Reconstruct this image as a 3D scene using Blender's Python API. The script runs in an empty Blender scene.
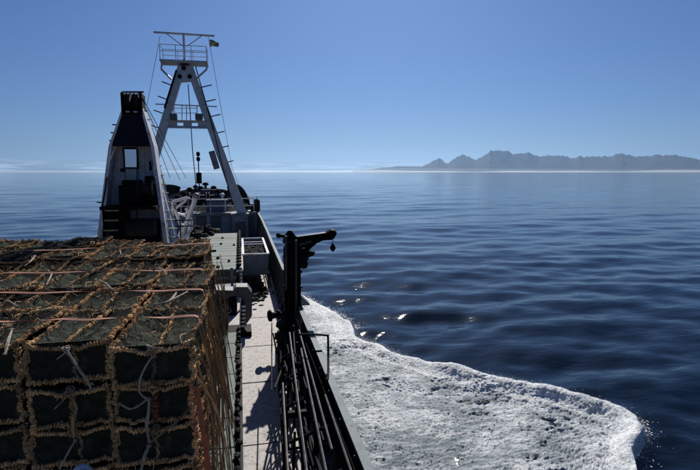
import bpy, bmesh, math, random
import numpy as np
from mathutils import Vector, Matrix
R = math.radians
rnd = random.Random(7)

# ------------------------------------------------------------------ camera, world, sun, exposure
scene = bpy.context.scene
CAM = Vector((0.0, 0.0, 8.0))
YAW, PITCH, FOC = 12.407, 7.18, 500.0 / 700.0
cd = bpy.data.cameras.new("camera"); cam = bpy.data.objects.new("camera", cd)
scene.collection.objects.link(cam); scene.camera = cam
cam.location = CAM
cam.rotation_euler = (R(90 - PITCH), 0, R(-YAW))
cd.sensor_width = 36.0; cd.lens = FOC * 36.0
cd.clip_start = 0.05; cd.clip_end = 120000.0

SUN_EL, SUN_AZ = 36.0, 15.5          # azimuth: degrees to starboard of the ship's heading (+Y)
w = bpy.data.worlds.new("World"); scene.world = w; w.use_nodes = True
nt = w.node_tree; N = nt.nodes; L = nt.links
bg = N["Background"]; bg.inputs[1].default_value = 0.05
sky = N.new("ShaderNodeTexSky"); sky.sky_type = 'NISHITA'; sky.sun_disc = False
sky.sun_elevation = R(SUN_EL); sky.sun_rotation = R(SUN_AZ)
sky.altitude = 0; sky.air_density = 1.0; sky.dust_density = 0.45; sky.ozone_density = 4.5
# low cloud streaks far out over the sea
tc = N.new("ShaderNodeTexCoord"); sp = N.new("ShaderNodeSeparateXYZ"); L.new(tc.outputs["Generated"], sp.inputs[0])
mp = N.new("ShaderNodeMapping"); mp.inputs["Scale"].default_value = (14, 14, 330); L.new(tc.outputs["Generated"], mp.inputs[0])
cn = N.new("ShaderNodeTexNoise"); cn.inputs["Scale"].default_value = 1.0; cn.inputs["Detail"].default_value = 5; cn.inputs["Roughness"].default_value = .55
L.new(mp.outputs[0], cn.inputs[0])
cr = N.new("ShaderNodeMapRange"); cr.inputs[1].default_value = .44; cr.inputs[2].default_value = .60; L.new(cn.outputs[0], cr.inputs[0])
e1 = N.new("ShaderNodeMapRange"); e1.inputs[1].default_value = .026; e1.inputs[2].default_value = .012; L.new(sp.outputs[2], e1.inputs[0])
mu = N.new("ShaderNodeMath"); mu.operation = 'MULTIPLY'; L.new(cr.outputs[0], mu.inputs[0]); L.new(e1.outputs[0], mu.inputs[1])
mu2 = N.new("ShaderNodeMath"); mu2.operation = 'MULTIPLY'; mu2.inputs[1].default_value = .75; L.new(mu.outputs[0], mu2.inputs[0])
mx = N.new("ShaderNodeMixRGB"); mx.inputs[2].default_value = (22, 19.5, 15.5, 1)
L.new(mu2.outputs[0], mx.inputs[0]); L.new(sky.outputs[0], mx.inputs[1]); tint = N.new("ShaderNodeMixRGB"); tint.blend_type = 'MULTIPLY'; tint.inputs[0].default_value = 1; tint.inputs[2].default_value = (.53, .705, 1.06, 1)
L.new(mx.outputs[0], tint.inputs[1]); L.new(tint.outputs[0], bg.inputs[0])

sd = bpy.data.lights.new("sun", 'SUN'); sun = bpy.data.objects.new("sun", sd); scene.collection.objects.link(sun)
sd.energy = 5.0; sd.angle = R(0.53); sd.color = (1.0, 0.955, 0.89)
sv = Vector((math.sin(R(SUN_AZ)) * math.cos(R(SUN_EL)), math.cos(R(SUN_AZ)) * math.cos(R(SUN_EL)), math.sin(R(SUN_EL))))
sun.rotation_euler = sv.to_track_quat('Z', 'Y').to_euler()
scene.view_settings.view_transform = 'Standard'; scene.view_settings.look = 'None'
scene.view_settings.exposure = 0.04; scene.view_settings.gamma = 1.0
scene.render.engine = 'CYCLES'
cy = scene.cycles
cy.max_bounces = 6; cy.diffuse_bounces = 2; cy.glossy_bounces = 3; cy.transmission_bounces = 3
cy.transparent_max_bounces = 8; cy.volume_bounces = 0; cy.caustics_reflective = False; cy.caustics_refractive = False
cy.sample_clamp_indirect = 4; cy.use_denoising = True

# ------------------------------------------------------------------ helpers
_cp, _sp = math.cos(R(PITCH)), math.sin(R(PITCH)); _cyw, _syw = math.cos(R(YAW)), math.sin(R(YAW))
_f = Vector((_syw * _cp, _cyw * _cp, -_sp)); _r = Vector((_cyw, -_syw, 0)); _u = _r.cross(_f)
def _ray(px, py): return _f + _r * ((px - 350) / 500) - _u * ((py - 235) / 500)
def at(px, py, Y):
    d = _ray(px, py); return CAM + d * (Y / d.y)
def atz(px, py, z):
    d = _ray(px, py); return CAM + d * ((z - CAM.z) / d.z)

def tag(o, label=None, cat=None, group=None, kind=None):
    if label: o["label"] = label
    if cat: o["category"] = cat
    if group: o["group"] = group
    if kind: o["kind"] = kind
    return o
def thing(name, loc, label, cat, group=None, rz=0):
    o = bpy.data.objects.new(name, None); scene.collection.objects.link(o)
    o.location = loc; o.rotation_euler = (0, 0, rz); o.empty_display_size = .2
    return tag(o, label, cat, group)
def copy_tree(o, parent=None):
    c = o.copy(); scene.collection.objects.link(c); c.parent = parent
    for ch in o.children: copy_tree(ch, c)
    return c
def link_mesh(name, me, parent=None, loc=(0, 0, 0), rot=(0, 0, 0)):
    o = bpy.data.objects.new(name, me); scene.collection.objects.link(o)
    o.parent = parent; o.location = loc; o.rotation_euler = rot
    return o

class MB:
    """collects shapes; build() links them as one mesh object (coordinates relative to the parent's origin)"""
    def __init__(s, org=(0, 0, 0)): s.v = []; s.f = []; s.org = Vector(org)
    def add(s, vs, fs):
        b = len(s.v); s.v += [tuple(Vector(v) - s.org) for v in vs]; s.f += [tuple(i + b for i in f) for f in fs]; return s
    def box(s, c, d, rot=None):
        c = Vector(c); vs = []
        for z in (-.5, .5):
            for x, y in ((-.5, -.5), (.5, -.5), (.5, .5), (-.5, .5)):
                p = Vector((x * d[0], y * d[1], z * d[2]))
                if rot is not None: p = rot @ p
                vs.append(c + p)
        return s.add(vs, [(3, 2, 1, 0), (4, 5, 6, 7), (0, 1, 5, 4), (1, 2, 6, 5), (2, 3, 7, 6), (3, 0, 4, 7)])
    def beam(s, a, b, wd, ht, up=(0, 0, 1)):
        a, b = Vector(a), Vector(b); d = (b - a); l = d.length; d.normalize()
        upv = Vector(up); x = d.cross(upv)
        if x.length < 1e-4: x = d.cross(Vector((0, 1, 0)))
        x.normalize(); z = x.cross(d)
        m = Matrix((x, d, z)).transposed()
        return s.box((a + b) / 2, (wd, l, ht), m)
    def tube(s, pts, r, n=8, cap=True, r2=None):
        pts = [Vector(p) for p in pts]; m = len(pts); vs = []; fs = []
        t0 = (pts[1] - pts[0]).normalized(); ref = Vector((0, 0, 1)) if abs(t0.z) < .9 else Vector((1, 0, 0))
        x = t0.cross(ref).normalized()
        for i, p in enumerate(pts):
            t = (pts[min(i + 1, m - 1)] - pts[max(i - 1, 0)])
            if t.length < 1e-9: t = t0
            t.normalize(); x = (x - t * x.dot(t))
            if x.length < 1e-6: x = t.orthogonal()
            x.normalize(); y = t.cross(x)
            rr = r if r2 is None else r + (r2 - r) * i / (m - 1)
            for k in range(n):
                a = 2 * math.pi * k / n; vs.append(p + x * (rr * math.cos(a)) + y * (rr * math.sin(a)))
        for i in range(m - 1):
            for k in range(n):
                k2 = (k + 1) % n; fs.append((i * n + k, i * n + k2, (i + 1) * n + k2, (i + 1) * n + k))
        if cap: fs.append(tuple(range(n))[::-1]); fs.append(tuple((m - 1) * n + k for k in range(n)))
        return s.add(vs, fs)
    def lathe(s, a, b, prof, n=14):
        """prof: list of (t along a->b, radius)"""
        a, b = Vector(a), Vector(b); d = b - a; t = d.normalized(); x = t.orthogonal().normalized(); y = t.cross(x)
        vs = []; fs = []
        for (q, r) in prof:
            for k in range(n):
                an = 2 * math.pi * k / n; vs.append(a + d * q + x * (r * math.cos(an)) + y * (r * math.sin(an)))
        for i in range(len(prof) - 1):
            for k in range(n):
                k2 = (k + 1) % n; fs.append((i * n + k, i * n + k2, (i + 1) * n + k2, (i + 1) * n + k))
        fs.append(tuple(range(n))[::-1]); fs.append(tuple((len(prof) - 1) * n + k for k in range(n)))
        return s.add(vs, fs)
    def slab(s, poly, off):
        """poly (3D, planar) extruded by the vector off"""
        n = len(poly); off = Vector(off); vs = [Vector(p) for p in poly] + [Vector(p) + off for p in poly]
        fs = [tuple(range(n))[::-1], tuple(range(n, 2 * n))] + [(i, (i + 1) % n, n + (i + 1) % n, n + i) for i in range(n)]
        return s.add(vs, fs)
    def blob(s, c, r, sc=(1, 1, 1), sub=1, jit=0.0):
        bm = bmesh.new(); bmesh.ops.create_icosphere(bm, subdivisions=sub, radius=1)
        vs = [Vector(c) + Vector((v.co.x * r * sc[0], v.co.y * r * sc[1], v.co.z * r * sc[2])) * (1 + rnd.uniform(-jit, jit)) for v in bm.verts]
        bm.verts.index_update(); fs = [tuple(v.index for v in f.verts) for f in bm.faces]; bm.free()
        return s.add(vs, fs)
    def mesh(s, name, m, smooth=False, bevel=0):
        me = bpy.data.meshes.new(name); me.from_pydata(s.v, [], s.f); me.update()
        bm = bmesh.new(); bm.from_mesh(me); bmesh.ops.recalc_face_normals(bm, faces=bm.faces)
        if bevel:
            es = [e for e in bm.edges if len(e.link_faces) == 2 and e.calc_face_angle(0) > .6]
            bmesh.ops.bevel(bm, geom=es, offset=bevel, segments=1, affect='EDGES', clamp_overlap=True)
        bm.to_mesh(me); bm.free()
        if smooth:
            me.polygons.foreach_set("use_smooth", [True] * len(me.polygons))
            try: me.set_sharp_from_angle(angle=R(40))
            except Exception: pass
        if m: me.materials.append(m)
        return me
    def build(s, name, m, parent=None, smooth=False, bevel=0, label=None):
        me = s.mesh(name, m, smooth, bevel)
        o = link_mesh(name, me, parent)
        if parent is None: o.location = s.org
        if label: o["label"] = label
        return o

# ------------------------------------------------------------------ materials
def mat(name, col, rough=.6, metal=0.0, col2=None, scale=4.0, lo=.4, hi=.65, bump=0.0, bscale=60.0, rust=0.0, rscale=5.0,
        stretch=(1, 1, 1), spec=.5, objrand=0.0, detail=6):
    m = bpy.data.materials.new(name); m.use_nodes = True; nt = m.node_tree; N = nt.nodes; L = nt.links
    b = N["Principled BSDF"]; b.inputs["Roughness"].default_value = rough; b.inputs["Metallic"].default_value = metal
    b.inputs["Specular IOR Level"].default_value = spec
    tc = N.new("ShaderNodeTexCoord"); mp = N.new("ShaderNodeMapping"); mp.inputs["Scale"].default_value = stretch
    L.new(tc.outputs["Object"], mp.inputs[0])
    src = None
    rgb = N.new("ShaderNodeRGB"); rgb.outputs[0].default_value = (*col, 1); src = rgb.outputs[0]
    if col2:
        n = N.new("ShaderNodeTexNoise"); n.inputs["Scale"].default_value = scale; n.inputs["Detail"].default_value = detail; n.inputs["Roughness"].default_value = .62
        L.new(mp.outputs[0], n.inputs[0])
        r = N.new("ShaderNodeMapRange"); r.inputs[1].default_value = lo; r.inputs[2].default_value = hi; L.new(n.outputs[0], r.inputs[0])
        x = N.new("ShaderNodeMixRGB"); x.inputs[2].default_value = (*col2, 1); L.new(r.outputs[0], x.inputs[0]); L.new(src, x.inputs[1]); src = x.outputs[0]
    if rust:
        n = N.new("ShaderNodeTexNoise"); n.inputs["Scale"].default_value = rscale; n.inputs["Detail"].default_value = 8; n.inputs["Roughness"].default_value = .7
        L.new(mp.outputs[0], n.inputs[0])
        r = N.new("ShaderNodeMapRange"); r.inputs[1].default_value = .70 - rust * .25; r.inputs[2].default_value = .76 - rust * .2; L.new(n.outputs[0], r.inputs[0])
        x = N.new("ShaderNodeMixRGB"); x.inputs[2].default_value = (.10, .035, .012, 1); L.new(r.outputs[0], x.inputs[0]); L.new(src, x.inputs[1]); src = x.outputs[0]
    if objrand:
        oi = N.new("ShaderNodeObjectInfo"); hs = N.new("ShaderNodeHueSaturation")
        r = N.new("ShaderNodeMapRange"); r.inputs[3].default_value = 1 - objrand; r.inputs[4].default_value = 1 + objrand; L.new(oi.outputs["Random"], r.inputs[0])
        L.new(r.outputs[0], hs.inputs["Value"]); L.new(src, hs.inputs["Color"]); src = hs.outputs[0]
    L.new(src, b.inputs["Base Color"])
    if bump:
        n = N.new("ShaderNodeTexNoise"); n.inputs["Scale"].default_value = bscale; n.inputs["Detail"].default_value = 4
        L.new(mp.outputs[0], n.inputs[0])
        bp = N.new("ShaderNodeBump"); bp.inputs["Strength"].default_value = bump; bp.inputs["Distance"].default_value = .01
        L.new(n.outputs[0], bp.inputs["Height"]); L.new(bp.outputs[0], b.inputs["Normal"])
    return m

M = {}
M['white'] = mat("white_paint", (.70, .71, .72), .45, 0, (.45, .45, .44), 3, .45, .7, .15, 30, .62, 5, (1, 1, .4))
M['mastgrey'] = mat("mast_paint", (.54, .56, .58), .45, 0, (.38, .40, .42), 2.5, .4, .7, .1, 30, .2, 3)
M['wallwhite'] = mat("wall_paint", (.62, .61, .60), .5, 0, (.34, .31, .27), 2.2, .42, .72, .12, 20, .5, 3.5, (1, 1, .35))
M['grey'] = mat("grey_paint", (.060, .072, .078), .6, 0, (.035, .04, .042), 3, .4, .7, .2, 30, .55, 4)
M['greyl'] = mat("pale_grey_paint", (.19, .21, .22), .55, 0, (.11, .12, .12), 3, .4, .7, .2, 30, .5, 4)
M['cap'] = mat("cap_rail_paint", (.13, .17, .185), .75, 0, (.22, .26, .27), 6, .4, .7, .2, 30, .5, 6)
M['navy'] = mat("navy_paint", (.004, .006, .020), .65, 0, (.008, .010, .022), 3, .4, .7, .1, 30, spec=.15)
M['black'] = mat("black_paint", (.0045, .005, .006), .7, 0, (.014, .012, .011), 5, .5, .8, .3, 40, .12, 8, spec=.10)
M['rubber'] = mat("rubber", (.006, .006, .006), .85, 0, (.016, .015, .015), 6, .45, .7, .2, 40)
M['steel'] = mat("worn_steel", (.05, .05, .055), .38, .5, (.09, .08, .07), 8, .45, .7, .25, 50, .45, 7)
M['pole'] = mat("galvanised_pipe", (.10, .10, .10), .4, .4, (.03, .027, .024), 8, .4, .7, .2, 50, .4, 7)
M['deck'] = mat("deck_paint", (.54, .50, .475), .75, 0, (.17, .145, .13), 7, .47, .80, 1.0, 60, .55, 16, detail=14)
M['guard'] = mat("guard_paint", (.095, .105, .11), .55, 0, (.05, .055, .06), 3, .4, .7, .2, 30, .5, 5)
M['hatch'] = mat("hatch_green", (.075, .108, .098), .75, 0, (.15, .185, .165), 5, .4, .62, .4, 60, .35, 6, (.4, 1.6, 1))
M['fore'] = mat("forecastle_paint", (.24, .27, .31), .55, 0, (.15, .17, .19), 2, .4, .7, .15, 30, .5, 3)
M['net'] = mat("net_twine", (.075, .072, .048), .95, 0, (.03, .034, .026), 14, .4, .6)
M['lining'] = mat("old_netting", (.018, .024, .017), .95, 0, (.12, .145, .10), 4.5, .44, .78, 1.0, 70, spec=.1)
M['matt'] = mat("matt_black", (.004, .0045, .005), .95, 0, (.010, .009, .009), 5, .5, .8, .3, 40, spec=.05)
M['rope'] = mat("rope_wrap", (.70, .435, .185), .9, 0, (.22, .125, .055), 13, .42, .66, .6, 220, objrand=.38)
M['ropered'] = mat("red_rope", (.30, .075, .035), .9, 0, (.15, .06, .035), 26, .40, .66, .6, 220)
M['ropeyel'] = mat("ochre_rope", (.36, .24, .07), .9, 0, (.16, .11, .05), 26, .40, .66, .6, 220)
M['ropewht'] = mat("pale_rope", (.40, .35, .28), .85, 0, (.20, .165, .12), 20, .4, .66, .5, 240)
M['ropegrn'] = mat("drab_rope", (.30, .215, .11), .9, 0, (.14, .09, .045), 12, .4, .66, .5, 240, objrand=.35)
M['strap'] = mat("faded_strap", (.50, .22, .13), .75, 0, (.33, .16, .10), 9, .4, .7, .3, 300)
M['straporg'] = mat("orange_strap", (.42, .10, .04), .75, 0, (.22, .08, .04), 9, .4, .7, .3, 300)
M['blue'] = mat("blue_plastic", (.012, .03, .11), .4, 0, (.02, .03, .07), 4, .4, .7)
M['mirrorpane'] = mat("window_pane", (.85, .88, .92), .15, .85)  # pale mirror metal stands in for bright sky seen through the window
M['yellow'] = mat("yellow_nosing", (.33, .27, .09), .6, 0, (.12, .1, .05), 6, .4, .7)
M['cloth'] = mat("flag_cloth", (.50, .45, .20), .8, 0, (.10, .11, .06), 3.0, .49, .51, stretch=(1, 1, 2.2))
M['lamp'] = mat("floodlight_body", (.20, .18, .11), .5, 0, (.10, .09, .06), 5, .4, .7)
M['lens'] = mat("floodlight_lens", (.05, .05, .05), .15, 0)
M['catch'] = mat("dark_weed", (.008, .007, .006), .9, 0, (.028, .024, .018), 12, .45, .65, 1.0, 40)
M['wire'] = mat("wire_rope", (.03, .03, .035), .5, .5)

# ------------------------------------------------------------------ numpy noise
def vnoise(x, y, seed=0):
    xi = np.floor(x).astype(np.int64); yi = np.floor(y).astype(np.int64); fx = x - xi; fy = y - yi
    fx = fx * fx * fx * (fx * (fx * 6 - 15) + 10); fy = fy * fy * fy * (fy * (fy * 6 - 15) + 10)
    def h(a, b):
        n = (a * 374761393 + b * 668265263 + seed * 974634777) & 0xffffffff
        n = ((n ^ (n >> 13)) * 1274126177) & 0xffffffff
        n = ((n ^ (n >> 15)) * 2246822519) & 0xffffffff
        return ((n ^ (n >> 16)) & 0xffffff) / float(0xffffff) * 2 - 1
    a, b, c, d = h(xi, yi), h(xi + 1, yi), h(xi, yi + 1), h(xi + 1, yi + 1)
    return (a * (1 - fx) + b * fx) * (1 - fy) + (c * (1 - fx) + d * fx) * fy
def fbm(x, y, oct=4, seed=0, gain=.5, ridged=False):
    s = 0; a = 1; t = 0
    for o in range(oct):
        c, sn = math.cos(.7 * o), math.sin(.7 * o)
        v = vnoise((x * c - y * sn) * 2 ** o + 17.3 * o, (x * sn + y * c) * 2 ** o - 9.1 * o, seed + o)
        if ridged: v = 1 - 2 * np.abs(v)
        s = s + v * a; t += a; a *= gain
    return s / t
def np_mesh(name, V, F, m, smooth=True):
    me = bpy.data.meshes.new(name)
    me.vertices.add(len(V)); me.vertices.foreach_set("co", np.asarray(V, np.float32).ravel())
    F = np.asarray(F, np.int32); k = F.shape[1]
    me.loops.add(F.size); me.loops.foreach_set("vertex_index", F.ravel())
    me.polygons.add(len(F)); me.polygons.foreach_set("loop_start", np.arange(0, F.size, k, dtype=np.int32))
    me.polygons.foreach_set("loop_total", np.full(len(F), k, np.int32))
    me.polygons.foreach_set("use_smooth", np.full(len(F), smooth))
    me.update(calc_edges=True); me.materials.append(m)
    return me
def fix_normals(me):
    bm = bmesh.new(); bm.from_mesh(me); bmesh.ops.recalc_face_normals(bm, faces=bm.faces); bm.to_mesh(me); bm.free(); return me

# ------------------------------------------------------------------ sea
wr = np.random.RandomState(11)
WAVES = []
for k in range(84):
    lam = 0.55 * (70 / 0.55) ** (k / 83.0)
    th = R(100 + wr.normal(0, 24 if lam > 3 else 38))
    amp = .0072 * lam ** .62 * (1.0 if lam < 4 else (4 / lam) ** .62) * wr.uniform(.55, 1.25)
    if lam < 1.5: amp *= .8
    WAVES.append((2 * math.pi / lam, th, amp, wr.uniform(0, 6.28), lam))
def sea_z(x, y, cell):
    z = np.zeros_like(x)
    g = .9 + .22 * vnoise(x / 13., y / 9., 5)       # patches of calmer and rougher water
    for (k, th, a, ph, lam) in WAVES:
        att = np.clip((lam / cell - 2.5) / 3.0, 0, 1)
        if att.max() <= 0: continue
        q = k * (x * math.cos(th) + y * math.sin(th)) + ph
        s = np.sin(q + .22 * np.sin(q + 1.3))
        z += a * att * s * (g if lam < 6 else 1)
    return z
def make_sea():
    r = np.concatenate([[0.0], np.geomspace(2.0, 42000., 800)])
    fa = np.linspace(R(-32), R(58), 640)               # dense wedge round the view
    ba = np.linspace(R(58), R(328), 150)[1:-1]
    a = np.concatenate([fa, ba]); nA = len(a)
    rr, aa = np.meshgrid(r[1:], a, indexing='ij')
    x = rr * np.sin(aa); y = rr * np.cos(aa)
    da = np.where(aa < R(58.01), R(90) / 640, R(270) / 150)
    cell = np.maximum(rr * .0125, rr * da)
    z = sea_z(x, y, cell)
    # keep the waterline clear inside the hull footprint
    V = np.stack([x, y, z], -1).reshape(-1, 3)
    V = np.concatenate([V, [[0, 0, 0]]]); nr = len(r) - 1
    i = np.arange(nr - 1)[:, None] * nA; j = np.arange(nA)[None, :]; j2 = (j + 1) % nA
    F = np.stack([i + j, i + nA + j, i + nA + j2, i + j2], -1).reshape(-1, 4)
    m = bpy.data.materials.new("sea_water"); m.use_nodes = True; nt = m.node_tree; N = nt.nodes; L = nt.links
    b = N["Principled BSDF"]; b.inputs["Base Color"].default_value = (.0006, .0028, .006, 1)
    b.inputs["Roughness"].default_value = .05; b.inputs["IOR"].default_value = 1.333; b.inputs["Specular IOR Level"].default_value = .39
    geo = N.new("ShaderNodeNewGeometry")
    def noise(sc, st, det, rot=0.2):
        mp = N.new("ShaderNodeMapping"); mp.inputs["Scale"].default_value = st; mp.inputs["Rotation"].default_value = (0, 0, rot)
        L.new(geo.outputs["Position"], mp.inputs[0])
        n = N.new("ShaderNodeTexNoise"); n.inputs["Scale"].default_value = sc; n.inputs["Detail"].default_value = det; n.inputs["Roughness"].default_value = .5
        L.new(mp.outputs[0], n.inputs[0]); return n.outputs[0]
    def bump(src, dist, prev, st=1.0):
        bp = N.new("ShaderNodeBump"); bp.inputs["Distance"].default_value = dist; bp.inputs["Strength"].default_value = st
        L.new(src, bp.inputs["Height"])
        if prev is not None: L.new(prev, bp.inputs["Normal"])
        return bp.outputs[0]
    n1 = bump(noise(.9, (.6, 1.2, 1), 4), .052, None)      # small chop
    n2 = bump(noise(5.0, (.6, 1.1, 1), 2, -.3), .006, n1)  # ripples
    n3 = bump(noise(.10, (.45, 1.1, 1), 4, .1), .32, n2, .8)  # longer swell, carries the far water
    L.new(n3, b.inputs["Normal"])
    me = np_mesh("sea", V, F, m)
    return tag(link_mesh("sea", me), "dark blue sea with low smooth swell reaching the horizon", None, None, "structure")
make_sea()

# ------------------------------------------------------------------ hull plan
XC = -3.2
def edge_x(Y, side=1):
    """half beam of the rail at station Y, measured from the centre line"""
    hb = 4.72 + .13 * min(max(Y, 0), 18) / 18
    if Y > 22: hb *= max(0.0, 1 - ((Y - 22) / 29.0) ** 4) ** .7
    return XC + side * hb
_CZ = [(-30, 4.2), (20, 4.2), (27, 4.26), (33, 4.50), (38, 4.98), (42, 5.45), (46, 6.0), (49, 6.35), (51, 6.45)]
def cap_z(Y):
    for (a, za), (b, zb) in zip(_CZ, _CZ[1:]):
        if Y <= b: return za + (zb - za) * (Y - a) / (b - a)
    return _CZ[-1][1]
def deck_z(Y): return 3.0
stations = [-24 + 1.0 * i for i in range(62)] + [38 + .5 * i for i in range(26)] + [50.99]
stations = sorted(set(stations))

# ------------------------------------------------------------------ wake foam
FO = [(-1.5, 47), (.6, 41.5), (2.3, 36), (3.6, 31.2), (4.9, 27.6), (5.65, 25.1), (5.35, 22.7), (6.1, 21.3), (6.5, 19.8), (7.6, 17.9), (9.4, 16.45),
      (10.9, 14.9), (11.8, 13.5), (12.0, 12.5), (11.5, 11.6), (10.35, 10.8), (9.5, 9.6), (9.3, 6), (8.9, 0), (8.4, -8), (8.0, -24)]
def make_foam():
    ys = [-24.0]
    while ys[-1] < 46.5:
        y = ys[-1]; ys.append(y + (.25 if y < 4 else .045 if y < 9.3 else .030 + max(0, y - 17) * .0035))
    ys = np.array(ys); u = np.linspace(0, 1, 400)
    fy = np.array([p[1] for p in FO][::-1]); fx = np.array([p[0] for p in FO][::-1])
    ex = np.interp(ys, fy, fx) + .16 * fbm(ys * .9, ys * 0, 3, 3) + .05 * fbm(ys * 5, ys * 0, 3, 8)
    ix = np.array([edge_x(min(y, 50.5)) for y in ys]) - .55
    X = ix[:, None] + (ex - ix)[:, None] * u[None, :] ** .92
    Y = np.repeat(ys[:, None], 400, 1)
    # curved front: shift so that rows bend round the outer lip
    P = np.stack([X, Y], -1)
    # distance to the outer outline
    seg = np.array(FO, float); D = np.full(X.shape, 1e9)
    exx = np.stack([ex, ys], -1)
    for a, b in zip(seg[:-1], seg[1:]):
        ab = b - a; t = np.clip(((P - a) @ ab) / (ab @ ab), 0, 1); q = a + t[..., None] * ab
        D = np.minimum(D, np.hypot(X - q[..., 0], Y - q[..., 1]))
    D = np.minimum(D, (ex[:, None] - X) * 1.0 + .0)
    D = np.clip(D, 0, None)
    near = np.clip((26 - Y) / 10, 0, 1)                 # lip grows towards the beam
    lipw = .30 + .22 * fbm(Y * .5 + 3, X * .5, 2, 21)
    lip = (.10 + .38 * near) * np.exp(-((D - lipw) / (.30 + .1 * near)) ** 2) * (1 + .3 * fbm(X * 1.2, Y * 1.2, 3, 4))
    def bil(f, seed, ox=0): return np.abs(vnoise(X * f + ox + .35 * vnoise(Y * f * .7, X * f * .7, seed + 40), Y * f * 1.15 + .35 * vnoise(X * f, Y * f, seed + 41), seed))
    wx = X + .25 * fbm(X * .8, Y * .8, 3, 70); wy = Y + .25 * fbm(X * .8 + 9, Y * .8, 3, 72)
    amp = .75 + .6 * fbm(X * .6, Y * .6, 3, 33)
    body = .05 + .05 * fbm(X * .6, Y * .6, 3, 31) + amp * (.040 * fbm(wx * 2.2, wy * 3.6, 4, 51, .62, True) + .034 * fbm(wx * 6.5, wy * 9, 3, 53, .65, True) + .020 * vnoise(X * 15, Y * 17, 54)) + .012 * vnoise(X * 27, Y * 24, 55)
    # torn dark patches behind the lip where the water shows
    tear = np.clip(fbm(X * 1.5 + 4, Y * 1.9, 4, 91, .65) * 2.6 - .62, 0, 1) * np.exp(-((D - 1.9) / 1.3) ** 2)
    tear += .2 * np.clip(fbm(X * 1.1, Y * 1.4 + 7, 4, 95, .6) * 2.4 - 1.15, 0, 1)
    lip = lip + .09 * near * np.exp(-((D - 1.05 - .3 * fbm(Y * .8, X * .8, 2, 25)) / .2) ** 2)
    calm = np.exp(-((D - .3) / .35) ** 2)
    h = body * (1 - .75 * calm) - .11 * tear + lip
    h = h * np.clip(D / .10, 0, 1) - .12 * (1 - np.clip(D / .07, 0, 1))
    base = sea_z(X, Y, np.full(X.shape, .5))
    Z = base + h
    V = np.stack([X, Y, Z], -1).reshape(-1, 3); n, k = X.shape
    i = np.arange(n - 1)[:, None] * k; j = np.arange(k - 1)[None, :]
    F = np.stack([i + j, i + j + 1, i + k + j + 1, i + k + j], -1).reshape(-1, 4)
    m = bpy.data.materials.new("sea_foam"); m.use_nodes = True; nt = m.node_tree; N = nt.nodes; L = nt.links
    b = N["Principled BSDF"]; b.inputs["Roughness"].default_value = .42; b.inputs["Specular IOR Level"].default_value = .4
    b.inputs["Subsurface Weight"].default_value = .55; b.inputs["Subsurface Scale"].default_value = .05; b.inputs["Subsurface Radius"].default_value = (.8, 1.0, 1.1)
    geo = N.new("ShaderNodeNewGeometry")
    def nz(sc, det, ro=.6, st=(1, 1, 1)):
        mp = N.new("ShaderNodeMapping"); mp.inputs["Scale"].default_value = st; mp.inputs["Rotation"].default_value = (0, 0, .35); L.new(geo.outputs["Position"], mp.inputs[0])
        q = N.new("ShaderNodeTexNoise"); q.inputs["Scale"].default_value = sc; q.inputs["Detail"].default_value = det; q.inputs["Roughness"].default_value = ro; q.inputs["Distortion"].default_value = .6
        L.new(mp.outputs[0], q.inputs[0]); return q.outputs[0]
    def rng(s, a, c):
        q = N.new("ShaderNodeMapRange"); q.inputs[1].default_value = a; q.inputs[2].default_value = c; L.new(s, q.inputs[0]); return q.outputs[0]
    def mix(f, a, c):
        q = N.new("ShaderNodeMixRGB"); L.new(f, q.inputs[0])
        for k, v in ((1, a), (2, c)):
            if isinstance(v, tuple): q.inputs[k].default_value = (*v, 1)
            else: L.new(v, q.inputs[k])
        return q.outputs[0]
    c1 = mix(rng(nz(1.3, 8, .7), .42, .66), (.95, .96, .97), (.62, .67, .70))            # thick and thin froth
    c2 = mix(rng(nz(9, 7, .72, (.8, 1.5, 1)), .52, .62), c1, (.20, .26, .29))             # lacy gaps
    c3 = mix(rng(nz(26, 4, .6), .57, .64), c2, (.035, .06, .075))                          # open water between bubbles
    at_n = N.new("ShaderNodeAttribute"); at_n.attribute_name = "froth"
    mm = N.new("ShaderNodeMath"); mm.operation = 'ADD'; L.new(at_n.outputs["Fac"], mm.inputs[0]); L.new(rng(nz(3.6, 8, .72, (.45, 1.9, 1)), .36, .62), mm.inputs[1])
    c4 = mix(rng(mm.outputs[0], .36, 1.02), (.17, .235, .27), c3)                              # churned water thinly covered, thick froth at the crest
    L.new(c4, b.inputs["Base Color"])
    bp = N.new("ShaderNodeBump"); bp.inputs["Distance"].default_value = .05; bp.inputs["Strength"].default_value = 1.0
    L.new(nz(38, 5, .8), bp.inputs["Height"])
    bp2 = N.new("ShaderNodeBump"); bp2.inputs["Distance"].default_value = .10; bp2.inputs["Strength"].default_value = .65; bs = N.new("ShaderNodeMapRange"); bs.inputs[3].default_value = 1.0; bs.inputs[4].default_value = .35
    L.new(at_n.outputs["Fac"], bs.inputs[0]); L.new(bs.outputs[0], bp.inputs["Strength"])
    L.new(nz(11, 4, .7, (.8, 1.4, 1)), bp2.inputs["Height"]); L.new(bp.outputs[0], bp2.inputs["Normal"]); L.new(bp2.outputs[0], b.inputs["Normal"])
    fm = np_mesh("wake_foam", V, F, m); at_ = fm.attributes.new("froth", 'FLOAT', 'POINT')
    fr = np.clip(np.exp(-((D - .25) / .75) ** 2) + .55 * fbm(X * .7, Y * 1.1, 4, 81, .6) + .18, 0, 1)
    at_.data.foreach_set("value", fr.astype(np.float32).ravel())
    tag(link_mesh("wake_foam", fm), "white broken foam of the bow wave beside the hull", None, None, "stuff")
    # spray drops thrown up along the lip
    rs = np.random.RandomState(5); VV = []; FF = []
    t3 = np.array([(1, 1, 1), (1, -1, -1), (-1, 1, -1), (-1, -1, 1)], float) / 1.7
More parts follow.
